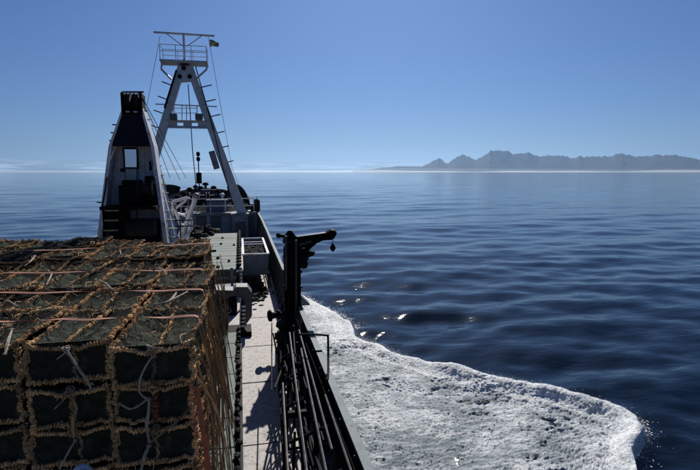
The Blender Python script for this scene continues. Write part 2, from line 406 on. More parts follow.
    for s in range(26000):
        q = rs.uniform(.3, 12.3) ** 1; idx = None
        yy = rs.uniform(10.7, 27) if rs.rand() < .8 else rs.uniform(27, 34)
        xx = np.interp(yy, fy, fx) - (rs.normal(.10, .16) if rs.rand() < .8 else abs(rs.normal(.3, .7)))
        zz = rs.exponential(.05) + .36 * np.clip((26 - yy) / 10, .2, 1) * (rs.rand() ** .6)
        sz = rs.uniform(.003, .012) * (1.3 if rs.rand() < .2 else 1); b0 = len(VV)
        for p in t3: VV.append((xx + p[0] * sz, yy + p[1] * sz, zz + p[2] * sz))
        FF += [(b0, b0 + 1, b0 + 2), (b0, b0 + 3, b0 + 1), (b0, b0 + 2, b0 + 3), (b0 + 1, b0 + 3, b0 + 2)]
    tag(link_mesh("spray", np_mesh("spray", VV, FF, mat("spray_drop", (.8, .82, .83), .5), False)), "spray drops above the crest of the bow wave", None, None, "stuff")
make_foam()
def make_flecks():
    rs = np.random.RandomState(9); V = []; F = []
    fy = np.array([p[1] for p in FO][::-1]); fx = np.array([p[0] for p in FO][::-1])
    for i in range(1500):
        y = rs.uniform(9, 34); x = np.interp(y, fy, fx) + .05 + rs.exponential(.22); r = rs.uniform(.008, .035) * np.exp(-(x - np.interp(y, fy, fx)) * .8); n = 7; b0 = len(V)
        z = float(sea_z(np.array([x]), np.array([y]), np.array([.5]))[0]) + .012
        V.append((x, y, z + .01))
        for k in range(n):
            a = 6.283 * k / n; q = r * rs.uniform(.5, 1.3); V.append((x + q * math.cos(a) * 1.5, y + q * math.sin(a), z - .004))
        F += [(b0, b0 + 1 + k, b0 + 1 + (k + 1) % n) for k in range(n)]
    tag(link_mesh("foam_flecks", np_mesh("foam_flecks", V, F, mat("fleck_foam", (.7, .73, .75), .6))), "small flecks of foam drifting outside the bow wave", None, None, "stuff")
make_flecks()

# ------------------------------------------------------------------ mountains, fog bank, haze
DM = 26000.0
def make_mountains():
    prof = [(352, 170.6), (372, 169.4), (380, 167.6), (390, 167), (400, 166), (412, 166.3), (422, 166.6), (428, 163.5), (432, 161.4), (438, 158.2), (441, 158.6), (444, 161), (448, 163.4), (452, 160),
            (456, 157.4), (460, 156.2), (463, 154.4), (467, 155), (472, 157.6), (476, 159.6), (480, 156.5), (484, 155), (488, 153.2), (490, 150.8), (498, 150.2), (506, 150), (510, 151.6), (515, 153.4),
            (522, 153), (528, 152.2), (533, 154), (540, 155.8), (550, 155), (560, 155.4), (566, 156.8), (572, 157.4), (580, 155.2), (585, 156.8), (590, 157), (605, 156), (612, 155.2), (618, 152.6),
            (622, 151.8), (627, 154.6), (632, 156), (640, 156.6), (645, 155.8), (655, 154.4), (664, 154.6), (672, 154.2), (680, 155), (685, 155.4), (692, 157.6), (700, 160), (712, 158), (730, 161), (760, 157), (800, 162), (850, 160), (900, 166), (940, 170.6)]
    nu, nv = 900, 46
    px = np.linspace(352, 940, nu); py = np.interp(px, [p[0] for p in prof], [p[1] for p in prof])
    jag = 2.2 * fbm(px * .24, px * 0 + .37, 5, 77, .62) * np.clip((168.5 - py) / 8, 0, 1)
    fw = np.array(_f); rt = np.array(_r); up = np.array(_u)
    d = fw[None] + rt[None] * ((px - 350) / 500)[:, None] - up[None] * ((py - 235) / 500)[:, None]
    hz = np.hypot(d[:, 0], d[:, 1]); elev = d[:, 2] / hz; dirs = d[:, :2] / hz[:, None]
    dist = DM + 1500 * np.sin(px * .013)
    H = np.maximum(elev * dist, 4.0); JG = -jag / 500 * dist
    v = np.linspace(0, 1, nv); V = np.zeros((nv, nu, 3))
    for k, vv in enumerate(v):
        rr = dist + (vv - .62) * 5200                       # from the shore to the back slope
        s = min(1, vv / .62) if vv <= .62 else 1 - (vv - .62) / .38 * .8
        s = s ** 1.5
        rough = (1 - abs(2 * (vv / .62) - 1) if vv < .62 else 0)
        gul = fbm(px * .075 + vv * 2.5, np.full(nu, vv * 3.5), 4, 13, .6, True)
        V[k, :, 0] = dirs[:, 0] * rr; V[k, :, 1] = dirs[:, 1] * rr
        V[k, :, 2] = H * np.clip(s + .07 * gul * max(0, rough), 0, 1.0) + JG * s ** 5 - (60 if vv == 0 else 0)
    F = []
    i = np.arange(nv - 1)[:, None] * nu; j = np.arange(nu - 1)[None, :]
    F = np.stack([i + j, i + j + 1, i + nu + j + 1, i + nu + j], -1).reshape(-1, 4)
    m = mat("mountain_rock", (.010, .012, .018), .98, 0, (.014, .016, .020), .0012, .42, .62)
    tag(link_mesh("mountains", np_mesh("mountains", V.reshape(-1, 3), F, m)), "long blue hazy mountain range rising behind the far shore", None, None, "structure")
make_mountains()

def vol_mat(name, col, dens, aniso):
    m = bpy.data.materials.new(name); m.use_nodes = True; N = m.node_tree.nodes; L = m.node_tree.links
    N.remove(N["Principled BSDF"]); pv = N.new("ShaderNodeVolumePrincipled")
    pv.inputs["Color"].default_value = (*col, 1); pv.inputs["Density"].default_value = dens; pv.inputs["Anisotropy"].default_value = aniso
    L.new(pv.outputs[0], N["Material Output"].inputs["Volume"]); return m
tag(MB().box((0, 0, 799), (100000, 100000, 1602)).build("haze", vol_mat("haze_air", (.34, .61, 1.0), 1.35e-5, .55)), None, None, None, "stuff")
def make_fog():
    a = np.linspace(R(-95), R(115), 180); V = []; F = []
    for t in a:
        top = 52 + 16 * math.sin(t * 9) + 14 * math.sin(t * 23 + 1) + 10 * math.sin(t * 51)
        for (r, z) in ((17000, -30), (17600, top), (22500, top * 1.1), (23000, -30)):
            V.append((r * math.sin(t), r * math.cos(t), z))
    n = len(a)
    for i in range(n - 1):
        b, c = i * 4, i * 4 + 4
        for k in range(4):
            k2 = (k + 1) % 4; F.append((b + k, b + k2, c + k2, c + k))
    F.append((3, 2, 1, 0)); e = (n - 1) * 4; F.append((e, e + 1, e + 2, e + 3))
    tag(link_mesh("fog_bank", fix_normals(np_mesh("fog_bank", V, F, vol_mat("fog", (.88, .95, 1), 1.4e-4, .6), False))), "thin white fog bank lying on the sea below the mountains", None, None, "stuff")
make_fog()
def make_mist():
    a = np.linspace(R(-95), R(115), 140); V = []; F = []
    for t in a:
        for (r, z) in ((14500, -40), (15500, 90 + 30 * math.sin(t * 5)), (24000, 170 + 40 * math.sin(t * 7)), (24400, -40)):
            V.append((r * math.sin(t), r * math.cos(t), z))
    n = len(a)
    for i in range(n - 1):
        b, c = i * 4, i * 4 + 4
        for k in range(4): k2 = (k + 1) % 4; F.append((b + k, b + k2, c + k2, c + k))
    F.append((3, 2, 1, 0)); e = (n - 1) * 4; F.append((e, e + 1, e + 2, e + 3))
    tag(link_mesh("sea_mist", fix_normals(np_mesh("sea_mist", V, F, vol_mat("mist", (.74, .88, 1), 1.4e-5, .6), False))), "faint pale mist over the far sea in front of the mountains", None, None, "stuff")
make_mist()

# ------------------------------------------------------------------ hull, deck, bulwarks, forecastle
YB = 38.0                                                # forecastle bulkhead
hull = thing("ship_hull", (XC, 0, 0), "grey steel ship hull with high bulwarks running forward to the bow", "ship")
def side_pt(Y, side, f):
    """f 0 waterline .. 1 cap: flared bow"""
    x = edge_x(Y, side) - XC; flare = .5 * max(0, (Y - 22) / 29) ** 1.2
    return XC + x * (1 - flare * (1 - f) * .6)
O = Vector((XC, 0, 0))
b = MB(O)
for side in (-1, 1):
    vs = []; n = 5
    for Y in stations:
        for k in range(n):
            f = k / (n - 1); vs.append((side_pt(Y, side, f), Y, -1.2 + (cap_z(Y) + 1.2 - .02) * f))
    fs = [(i * n + k, i * n + k + 1, (i + 1) * n + k + 1, (i + 1) * n + k) for i in range(len(stations) - 1) for k in range(n - 1)]
    b.add(vs, fs)
    ys = stations[0]
b.build("shell_plating", M['grey'], hull, smooth=True)
b = MB(O)     # inner bulwark face, 8 cm inside the shell
for side in (-1, 1):
    vs = []
    for Y in stations:
        x = edge_x(Y, side) - side * min(.08, abs(edge_x(Y, side) - XC)); zb = 3.0 - .3 if Y < YB else 4.6
        vs += [(x, Y, zb), (x, Y, cap_z(Y) - .02)]
    b.add(vs, [(2 * i, 2 * i + 1, 2 * i + 3, 2 * i + 2) for i in range(len(stations) - 1)])
b.build("bulwark", M['grey'], hull, smooth=True)
b = MB(O)
for side in (-1, 1):
    st = [Y for Y in stations if Y <= 50.7]
    out = [(edge_x(Y, side) + side * .03, Y, cap_z(Y) - .02) for Y in st]; inn = [(edge_x(Y, side) - side * .10, Y, cap_z(Y) - .02) for Y in st]
    vs = [];
    for o_, i_ in zip(out, inn): vs += [o_, i_, (i_[0], i_[1], i_[2] + .04), (o_[0], o_[1], o_[2] + .04)]
    fs = []
    for i in range(len(st) - 1):
        for k in range(4):
            k2 = (k + 1) % 4; fs.append((i * 4 + k, i * 4 + k2, i * 4 + 4 + k2, i * 4 + 4 + k))
    b.add(vs, fs)
b.build("cap_rail", M['cap'], hull)
# stanchion brackets inside the starboard bulwark
bk = None
for i in range(31):
    Y = 5.2 + i * 1.05
    if bk is None:
        bb = MB().slab([(0, -.008, 0), (-.26, -.008, 0), (-.05, -.008, 1.15), (0, -.008, 1.15)], (0, .016, 0))
        bk = bb.mesh("bracket", M['grey'])
    o = link_mesh("bracket", bk, hull, (edge_x(Y) - .085 - XC, Y, 3.0))
# transom / stern closure
MB(O).box((XC, -24, 1.5), (9.5, .1, 5.3)).build("transom", M['grey'], hull)

# main deck: walkway sheet
b = MB()
st = [Y for Y in stations if Y <= YB + 1]
vs = []
for Y in st: vs += [(edge_x(Y, -1) + .05, Y, 3.0), (edge_x(Y, 1) - .05, Y, 3.0)]
b.add(vs, [(2 * i, 2 * i + 1, 2 * i + 3, 2 * i + 2) for i in range(len(st) - 1)])
dk = b.build("deck", M['deck']); tag(dk, "pale worn main deck of the ship", None, None, "structure")
for Y in (7.4, 8.85, 11.65, 14.2, 17.1, 20.4, 24.0):
    link_mesh("deck_seam", MB().box((0, 0, 0), (1.55, .022 if Y == 11.65 else .009, .012)).mesh("deck_seam", M['rubber'] if Y == 11.65 else M['guard']), dk, (.70, Y, 3.006))
link_mesh("scupper_bar", MB().box((0, 0, 0), (.07, 24, .09)).mesh("scupper_bar", M['grey'], bevel=.01), dk, (1.30, 16.5, 3.045))

# forecastle
FZ = 4.97
fc = thing("forecastle", (XC, YB, 3), "grey raised forecastle with panelled bulkhead and rail at the bow", "deckhouse")
OF = (XC, YB, 3)
xl, xr = edge_x(YB, -1) + .1, edge_x(YB, 1) - .1
MB(OF).box(((xl + xr) / 2, YB + .04, 3.97), (xr - xl, .08, 1.94)).build("bulkhead", M['fore'], fc)
b = MB(OF); st = [YB + .1] + [Y for Y in stations if Y > YB + .1]; poly = [(edge_x(Y, 1) - .09 if Y < 50.5 else XC, Y, FZ - .04) for Y in st] + [(edge_x(Y, -1) + .09, Y, FZ - .04) for Y in st[::-1] if Y < 50.5]
b.slab(poly, (0, 0, .07)).build("forecastle_deck", M['fore'], fc)
MB(OF).box(((xl + xr) / 2, YB - .06, FZ - .02), (xr - xl, .22, .14)).build("deck_edge", M['greyl'], fc)
for k in range(8):   # doors and lockers in the bulkhead
    px0, px1, y0, y1 = [(236.5, 246, 217, 236), (222, 232, 216, 236), (210, 221, 216, 230), (196, 207, 216, 234), (183, 194, 217, 232), (247.5, 255, 216, 236), (170, 181, 217, 232), (157, 168, 217, 232)][k]
    a = at(px0, y0, YB - .02); c = at(px1, y1, YB - .02)
    if c.z < 3.05: c.z = 3.05
    d = MB(OF).box(((a.x + c.x) / 2, YB - .03, (a.z + c.z) / 2), (abs(c.x - a.x), .05, a.z - c.z))
    do = d.build("locker_door", M['grey'] if k in (2, 3) else M['greyl'] if k in (5,) else M['fore'], fc, bevel=.01)
    MB(OF).box(((a.x + c.x) / 2 + .3 * abs(c.x - a.x), YB - .075, (a.z + c.z) / 2), (.04, .04, .22)).build("handle", M['steel'], do)
# rail on the forecastle break
x0, x1 = at(166, 212, YB).x, at(254, 212, YB).x
for z in (FZ + .55, FZ + 1.08):
    MB(OF).tube([(x0, YB, z), (x1, YB, z)], .035, 6).build("rail", M['white'], fc)
nP = 7
for i in range(nP):
    MB(OF).tube([(x0 + (x1 - x0) * i / (nP - 1), YB, FZ), (x0 + (x1 - x0) * i / (nP - 1), YB, FZ + 1.1)], .035, 6).build("rail_post", M['white'], fc)
# bow side rail following the cap to starboard
pts = [(edge_x(Y) - .1, Y, cap_z(Y) + .55 + .15 * (Y - 38) / 10) for Y in (38.2, 40, 42, 44, 46)]
MB(OF).tube(pts, .025, 6).build("rail", M['greyl'], fc, smooth=True)
for p in pts: MB(OF).tube([(p[0], p[1], cap_z(p[1])), p], .022, 6).build("rail_post", M['greyl'], fc)
# raised plating round the bow head (the dark humps either side)
for side in (1, -1):
    vs = []; Ys = [41, 42, 43, 44, 45, 46, 47, 48]; b = MB(OF)
    for k, Y in enumerate(Ys):
        x = edge_x(Y, side) - side * .15; hgt = 1.05 * math.sin(math.pi * (k + .6) / 8.2) ** .6
        vs += [(x, Y, cap_z(Y) - .05), (x - side * .12, Y, cap_z(Y) + hgt)]
    b.add(vs, [(2 * i, 2 * i + 1, 2 * i + 3, 2 * i + 2) for i in range(7)])
    o = b.build("bow_screen", M['black'], fc); sm = o.modifiers.new("thick", 'SOLIDIFY'); sm.thickness = .04

# ------------------------------------------------------------------ forecastle gear
def gear(name, px, py, Y, label, cat, group=None): 
    p = at(px, py, Y); p.z = FZ + .03; return thing(name, p, label, cat, group), p
g, p = gear("anchor_windlass", 203, 200, 42, "black anchor windlass with wide drums behind the forecastle rail", "windlass")
MB(p).box((p.x, p.y, p.z + .25), (2.2, 1.3, .5)).build("bed_plate", M['black'], g, bevel=.03)
for sx in (-.75, 0, .75):
    MB(p).lathe((p.x + sx - .3, p.y, p.z + .85), (p.x + sx + .3, p.y, p.z + .85), [(0, .55), (.12, .55), (.14, .34), (.86, .34), (.88, .55), (1, .55)], 18).build("drum", M['rubber'], g, smooth=True)
MB(p).lathe((p.x - 1.5, p.y, p.z + .85), (p.x - 1.1, p.y, p.z + .85), [(0, .3), (.2, .2), (.8, .18), (1, .26)], 14).build("warping_head", M['steel'], g, smooth=True)
MB(p).box((p.x + 1.25, p.y, p.z + .8), (.35, .7, .9)).build("motor", M['navy'], g, bevel=.04)
for i, (px, Y, hh, r_, nm, lb, mt) in enumerate([
    (184, 41, 1.35, .16, "vent_post", "dark mushroom vent left of the windlass, nearest the tower", 'black'), (190, 43, 1.6, .17, "vent_post", "dark mushroom vent just left of the windlass drums", 'black'),
    (196, 45, 1.75, .15, "vent_post", "slim dark vent behind the left windlass drum", 'black'), (206, 46, 1.95, .2, "vent_post", "tall dark vent near the bow tip behind the windlass", 'grey'),
    (214, 44, 1.7, .18, "vent_post", "dark mushroom vent right of the windlass", 'black'), (218, 42, 1.45, .16, "vent_post", "short dark vent beside the pale canister", 'black'),
    (222.5, 41, 1.2, .13, "canister", "pale upright canister standing right of the windlass", 'white'), (188, 40, .95, .14, "canister", "grey canister by the left end of the forecastle rail", 'greyl'),
    (178, 40, 1.1, .2, "vent_post", "squat dark vent at the left end of the forecastle", 'black'), (201, 47, 1.6, .2, "vent_post", "stout dark post at the centre of the bow head", 'grey')]):
    g, p = gear(nm, px, 200, Y, lb, "vent" if nm[0] == 'v' else "canister")
    MB(p).tube([(p.x, p.y, p.z), (p.x, p.y, p.z + hh)], r_ * .6, 10).build("stem", M[mt], g, smooth=True)
    MB(p).lathe((p.x, p.y, p.z + hh - .12), (p.x, p.y, p.z + hh + .15), [(0, r_ * 1.0), (.4, r_ * 1.5), (.8, r_ * 1.1), (1, r_ * .4)], 12).build("cap", M['matt' if mt in ('black', 'grey') else mt], g, smooth=True)
g, p = gear("blue_bin", 217, 203, 39.4, "dark blue plastic bin behind the forecastle rail", "bin")
MB(p).box((p.x, p.y, p.z + .42), (1.5, 1.0, .84)).build("tub", M['blue'], g, bevel=.04); MB(p).box((p.x, p.y, p.z + .88), (1.6, 1.1, .07)).build("rim", M['blue'], g, bevel=.02)
g, p = gear("blue_crate", 209, 200, 43.2, "dark blue crate raised behind the windlass near the bow", "crate")
MB(p).box((p.x, p.y, p.z + .75), (1.1, .9, 1.5)).build("tub", M['blue'], g, bevel=.04); MB(p).box((p.x, p.y, p.z + 1.53), (1.2, 1, .06)).build("lid", M['navy'], g)
for i, (px, Y, rr) in enumerate([(193, 39.3, .7), (204, 39.2, .6), (228, 39.6, .75), (181, 39.3, .6), (210, 41, .8)]):
    p = at(px, 205, Y); p.z = FZ + .03; b = MB(p)
    for q in range(26):
        a = rnd.uniform(0, 6.28); r_ = rr * rnd.random() ** .6
        pp = []
        for s in range(7): 
            a2 = a + s * .5; pp.append((p.x + r_ * math.cos(a2) * rnd.uniform(.8, 1.1), p.y + .5 * r_ * math.sin(a2), p.z + .06 + .55 * (1 - r_ / rr) * rnd.random() + .04 * s * rnd.random()))
        b.tube(pp, .035, 5)
    o = b.build("rope_heap", M[['ropegrn', 'ropewht', 'ropewht', 'catch', 'catch'][i]], None, smooth=True)
    tag(o, ["drab heap of mooring rope behind the rail left of the windlass", "pale heap of rope against the rail in front of the windlass", "pale rope and net heap by the foot of the mast leg",
            "dark heap of net behind the rail nearest the tower", "dark tangle of net between the windlass and the blue bin"][i], "rope")
for i in range(11):
    px_ = [172, 180, 186, 192, 198, 204, 211, 216, 221, 226, 232][i]; Y = [40.2, 42.4, 44.5, 41.2, 46.2, 44.2, 42.6, 46, 43.6, 41.4, 43][i]
    p = at(px_, 200, Y); p.z = FZ + .03; b = MB(p)
    for k in range(9):
        c = Vector((p.x + rnd.gauss(0, .32), p.y + rnd.gauss(0, .3), p.z + abs(rnd.gauss(.25, .35))))
        rm = Matrix.Rotation(rnd.uniform(0, 3), 3, (rnd.random(), rnd.random(), 1))
        if k % 3 == 0: b.blob(c, rnd.uniform(.12, .26), (1, 1, .9), 1, .2)
        elif k % 3 == 1: b.box(c, (rnd.uniform(.15, .4), rnd.uniform(.15, .3), rnd.uniform(.15, .5)), rm)
        else: b.tube([Vector((c.x, c.y, p.z)), c + Vector((rnd.uniform(-.1, .1), 0, rnd.uniform(.3, .9)))], .05, 6)
    b.box((p.x, p.y, p.z + .15), (.7, .6, .3)); b.tube([(p.x, p.y, p.z), (p.x, p.y, p.z + .8)], .12, 6)
    o = b.build("mooring_gear", M[['catch', 'matt', 'catch', 'matt', 'rubber', 'catch', 'matt', 'matt', 'catch', 'rubber', 'catch'][i]])
    o["kind"] = "thing"
    tag(o, "dark heap of mooring gear on the forecastle, " + ["nearest the white tower", "second from the tower", "third from the tower", "just left of the signal post", "behind the signal post", "just right of the signal post",
        "left of the blue bin", "behind the blue bin", "right of the pale canister", "left of the mast leg", "behind the right mast leg"][i], "gear", "heaps of mooring gear on the forecastle")
# bitts (bollards) at the rail break near the side
p = at(249, 207, 38.6); p.z = FZ + .03
g = thing("bollard", p, "black double bollard at the starboard corner of the forecastle", "bollard")
for s in (-.22, .22): MB(p).lathe((p.x + s, p.y, p.z), (p.x + s, p.y, p.z + .6), [(0, .11), (.75, .11), (.8, .15), (1, .15)], 12).build("post", M['black'], g, smooth=True)
MB(p).box((p.x, p.y, p.z + .03), (.8, .4, .06)).build("base", M['black'], g)
p = at(257, 212, 38.4); p.z = cap_z(38.4)
g = thing("rubber_fender", p, "black rubber fender standing at the side rail by the forecastle", "fender")
MB(p).lathe((p.x, p.y, p.z), (p.x, p.y, p.z + .95), [(0, .15), (.1, .24), (.9, .24), (1, .14)], 14).build("tyre_stack", M['rubber'], g, smooth=True)
MB(p).tube([(p.x, p.y, p.z + .9), (p.x, p.y, p.z + 1.12)], .03, 6).build("lanyard", M['ropegrn'], g)

# ------------------------------------------------------------------ foremast
YM = 37.2
def m_(px, py, Y=YM): return at(px, py, Y)
mb0 = m_(187, 212); mb0.z = FZ
mast = thing("foremast", mb0, "tall grey A-frame foremast with railed platform and yard above the bow", "mast")
def leg(ax, ay, bx, by, wa, wb):
    a, c = m_(ax, ay), m_(bx, by); b = MB(mb0); d = .42
    poly = [a + Vector((-wa / 2, 0, 0)), a + Vector((wa / 2, 0, 0)), c + Vector((wb / 2, 0, 0)), c + Vector((-wb / 2, 0, 0))]
    poly = [Vector((q.x, YM - d / 2, q.z)) for q in poly]
    return b.slab(poly, (0, d, 0)).build("leg", M['mastgrey'], mast, bevel=.02)
leg(182.5, 64, 137.5, 214, .50, .72); leg(188.5, 64, 242, 213, .50, .72)
# head plate, filled between the legs
hp = [m_(178.5, 66), m_(191, 66), m_(196, 81), m_(172, 83)]
MB(mb0).slab([Vector((q.x, YM - .235, q.z)) for q in hp], (0, .47, 0)).build("head_plate", M['mastgrey'], mast, bevel=.02)
top = m_(184.5, 59.5)
MB(mb0).lathe((top.x, YM, m_(187, 66).z), (top.x, YM, top.z), [(0, .42), (.5, .3), (1, .12)], 12).build("head_dome", M['grey'], mast, smooth=True)
for (qx, qy) in ((184, 68.5), (180, 77), (190, 77)):
    q = m_(qx, qy); MB(mb0).lathe((q.x, YM - .30, q.z), (q.x, YM - .23, q.z), [(0, .14), (1, .16)], 12).build("lamp_housing", M['black'], mast)
# platform and its railing
pl, pr = m_(161, 62), m_(208, 62); zp = pl.z
MB(mb0).box(((pl.x + pr.x) / 2, YM, zp), (pr.x - pl.x, 1.5, .12)).build("platform", M['mastgrey'], mast)
for s, e_, bx, by in ((1, 208, 196, 80), (-1, 161, 172, 80)):
    a = m_(e_, 63); c = m_(bx, by); d1 = m_(e_ - s * 1, 70)
    MB(mb0).tube([(a.x - s * .1, YM - .3, a.z), (d1.x, YM - .3, d1.z), (c.x, YM - .3, c.z)], .07, 8).build("platform_brace", M['mastgrey'], mast)
zt = m_(180, 47.5).z
for yy in (-.7, .7):
    for zz in (zt, (zt + zp) / 2 + .1): MB(mb0).tube([(pl.x + .05, YM + yy, zz), (pr.x - .05, YM + yy, zz)], .024, 6).build("railing", M['mastgrey'], mast)
    for i in range(4):
        x = pl.x + .05 + (pr.x - pl.x - .1) * i / 3; MB(mb0).tube([(x, YM + yy, zp), (x, YM + yy, zt)], .026, 6).build("railing_post", M['mastgrey'], mast)
for x in (pl.x + .05, pr.x - .05): MB(mb0).tube([(x, YM - .7, zt), (x, YM + .7, zt)], .024, 6).build("railing", M['mastgrey'], mast)
# topmast and yard
tm = m_(184.7, 33); MB(mb0).tube([(top.x, YM, top.z - .2), (top.x, YM, tm.z)], .075, 8).build("topmast", M['mastgrey'], mast, smooth=True)
ya, yb = m_(153.5, 32), m_(214.5, 35.8)
MB(mb0).tube([ya, yb], .075, 8).build("yard", M['mastgrey'], mast, smooth=True)
for (a, c) in (((184.5, 47), (167, 34)), ((186.5, 46.5), (202, 35.6))): MB(mb0).tube([m_(*a), m_(*c)], .035, 6).build("yard_brace", M['mastgrey'], mast)
# spreader rail and lamp bridge
MB(mb0).tube([m_(155.5, 104, YM - .3), m_(217, 106.5, YM - .3)], .045, 6).build("spreader", M['mastgrey'], mast)
a, c = m_(166, 124.5), m_(209, 124.5)
b = MB(mb0); zc0, zc1 = m_(187, 127.6).z, m_(187, 121).z; mid = (zc0 + zc1) / 2; xs = [a.x, a.x + .75, a.x + 1.15, c.x - 1.15, c.x - .75, c.x]
for k, (xa, xb) in enumerate(zip(xs, xs[1:])):   # web with lightening holes
    if k in (1, 3):
        xm = (xa + xb) / 2
        for zz in (zc0 + .06, zc1 - .06): b.box((xm, YM, zz), (xb - xa + (.1 if k in (1, 3) else 0), .118, .12))
    else: b.box(((xa + xb) / 2, YM, mid), (xb - xa, .12, zc1 - zc0))
b.box(((a.x + c.x) / 2, YM, zc1 + .022), (c.x - a.x, .42, .04)); b.box(((a.x + c.x) / 2, YM, zc0 - .022), (c.x - a.x, .42, .04))
b.build("cross_beam", M['mastgrey'], mast)
for px_ in (173.5, 199): 
    q = m_(px_, 117, YM - .25); fl = MB(mb0).box((q.x, q.y, q.z), (.5, .34, .46)).build("floodlight", M['lamp'], mast, bevel=.05)
    MB(mb0).box((q.x, q.y - .19, q.z), (.38, .04, .34)).build("lens", M['lens'], fl)
for px_ in (182, 186.5, 174, 197):
    MB(mb0).tube([m_(px_, 121), m_(px_, 105.5)], .035, 6).build("lamp_post", M['mastgrey'], mast)
for yy in (108, 113): MB(mb0).tube([m_(174, yy), m_(197, yy)], .025, 6).build("guard_rail", M['mastgrey'], mast)
# climbing spikes on both legs
for (px_, py_, s) in ((166.5, 84, -1), (162.5, 98.5, -1), (158.5, 112.5, -1), (154, 127, -1), (150, 141, -1), (202, 87, 1), (206, 101.5, 1), (211, 116.5, 1), (215, 133.5, 1), (219.5, 148, 1), (224, 163, 1)):
    q = m_(px_, py_, YM - .1); e = q + Vector((s * .66, 0, .17 if s > 0 else .20)) if s > 0 else q + Vector((-.30, 0, .16)); a = q + Vector((.42, 0, -.1)) if s < 0 else q - Vector((.12, 0, .03))
    MB(mb0).tube([a, e], .042, 6).build("climbing_bar", M['steel'], mast)
# black cable tray along both inner edges and the antenna box
MB(mb0).beam(m_(176.5, 70, YM - .3), m_(164.5, 108, YM - .3), .12, .1, (0, 1, 0)).build("cable_tray", M['black'], mast)
MB(mb0).beam(m_(195.5, 66, YM - .28), m_(213.5, 130, YM - .28), .07, .08, (0, 1, 0)).build("cable_tray", M['black'], mast)
MB(mb0).tube([m_(213.5, 130, YM - .28), m_(222, 165, YM - .28), m_(233, 205, YM - .28)], .03, 6).build("cable_tray", M['black'], mast)
q0, q1 = m_(211.5, 151, YM - .4), m_(217, 169, YM - .4)
MB(mb0).beam(q0, q1, .42, .22, (0, 1, 0)).build("antenna_panel", M['greyl'], mast, bevel=.04)
MB(mb0).beam(m_(216, 154, YM - .2), m_(221, 158, YM - .2), .06, .06).build("antenna_arm", M['mastgrey'], mast)
MB(mb0).tube([m_(188, 84), m_(190, 110), m_(192.5, 150), m_(196.5, 190)], .035, 6).build("halyard", M['wire'], mast)
for (a, c, ya_, yc_) in (((160, 36), (147, 105), YM, YM), ((208, 36), (232, 168), YM, YM + 3), ((232, 168), (245, 200), YM + 3, YM + 5)):
    MB(mb0).tube([at(*a, ya_), at(*c, yc_)], .014, 4).build("stay", M['wire'], mast)
# pedestal under the starboard foot
q = m_(240, 213); pd = thing("mast_pedestal", (q.x, YM + .0, 3), "grey box pedestal under the right foot of the foremast", "pedestal")
OP = (q.x, YM, 3)
MB(OP).box((q.x, YM + .1, 3.95), (1.15, 1.2, 1.9)).build("casing", M['fore'], pd, bevel=.02)
MB(OP).box((q.x, YM + .05, 4.96), (1.3, 1.35, .12)).build("top_plate", M['cap'], pd, bevel=.02)
for s in (-1, 1): MB(OP).box((q.x + s * .5, YM - .535, 3.9), (.12, .07, 1.75)).build("corner_post", M['greyl'], pd)
MB(OP).box((q.x, YM - .52, 3.8), (.74, .04, 1.3)).build("hatch_door", M['grey'], pd, bevel=.01)
# flag on its halyard
fp = at(209.5, 39.5, YM); fl = MB(fp); nx, nz = 10, 7; vs = []
for i in range(nx + 1):
    for j in range(nz + 1):
        u, v = i / nx, j / nz; vs.append((fp.x + u * .62, fp.y + .10 * math.sin(u * 7 + v) * u, fp.z - v * .52 * (1 - .55 * u) - .14 * u + .05 * math.sin(u * 6)))
fl.add(vs, [(i * (nz + 1) + j, (i + 1) * (nz + 1) + j, (i + 1) * (nz + 1) + j + 1, i * (nz + 1) + j + 1) for i in range(nx) for j in range(nz)])
fo = fl.build("flag", M['cloth'], None, smooth=True); tag(fo, "small dark and yellow flag flying under the right end of the yard", "flag")
sm = fo.modifiers.new("thick", 'SOLIDIFY'); sm.thickness = .01
# whip antenna near the bow
p = at(199, 178, 43); p.z = FZ + .03
g = thing("antenna_post", p, "slim dark post with cylindrical lights at the centre of the forecastle", "post")
zt_ = at(199, 152, 43).z
MB(p).tube([(p.x, p.y, p.z), (p.x, p.y, zt_)], .05, 6).build("pole", M['black'], g)
for py_ in (153, 158): 
    z = at(199, py_, 43).z; MB(p).lathe((p.x, p.y, z - .25), (p.x, p.y, z + .1), [(0, .1), (.2, .15), (.8, .15), (1, .08)], 10).build("signal_lamp", M['black'], g, smooth=True)
z = at(199, 178, 43).z; MB(p).box((p.x, p.y, z), (.42, .4, .9)).build("control_box", M['black'], g, bevel=.04)

# ------------------------------------------------------------------ gantry tower (to the left, behind the pots)
YT = 17.0
def t_(px, py, Y=YT): return at(px, py, Y)
T0 = Vector((-3.45, YT + .6, 3)); tw = thing("gantry_tower", T0, "white tapering gantry tower with navy top, door, stairs and side ladder", "tower")
def sidewall(pts, name, m, off):   # pts in px, plane Y
    return MB(T0).slab([t_(*p) for p in pts], off).build(name, m, tw, bevel=.015)
bz = 3.0
def foot(p, Y=YT, z=3.0, k=None): return p
def wing(outer, inner, depth, name, m='white'):
    o_ = [t_(*p) for p in outer]; n_ = [t_(*p) for p in inner]
    def ext(p, q): t = (3.0 - p.z) / (q.z - p.z); return p + (q - p) * t
    o_[-1] = ext(o_[-2], o_[-1]); n_[-1] = ext(n_[-2], n_[-1]); b = MB(T0)
    for k in range(len(o_) - 1): b.slab([o_[k], n_[k], n_[k + 1], o_[k + 1]], (0, depth, 0))
    return b.build(name, M[m], tw)
wing([(122, 108), (108.5, 146), (97, 237)], [(123.8, 108), (111.5, 146), (103, 237)], .75, "side_plate")
wing([(142.5, 108), (154, 146), (167, 237)], [(140.3, 108), (150.6, 146), (163, 237)], .75, "side_plate")
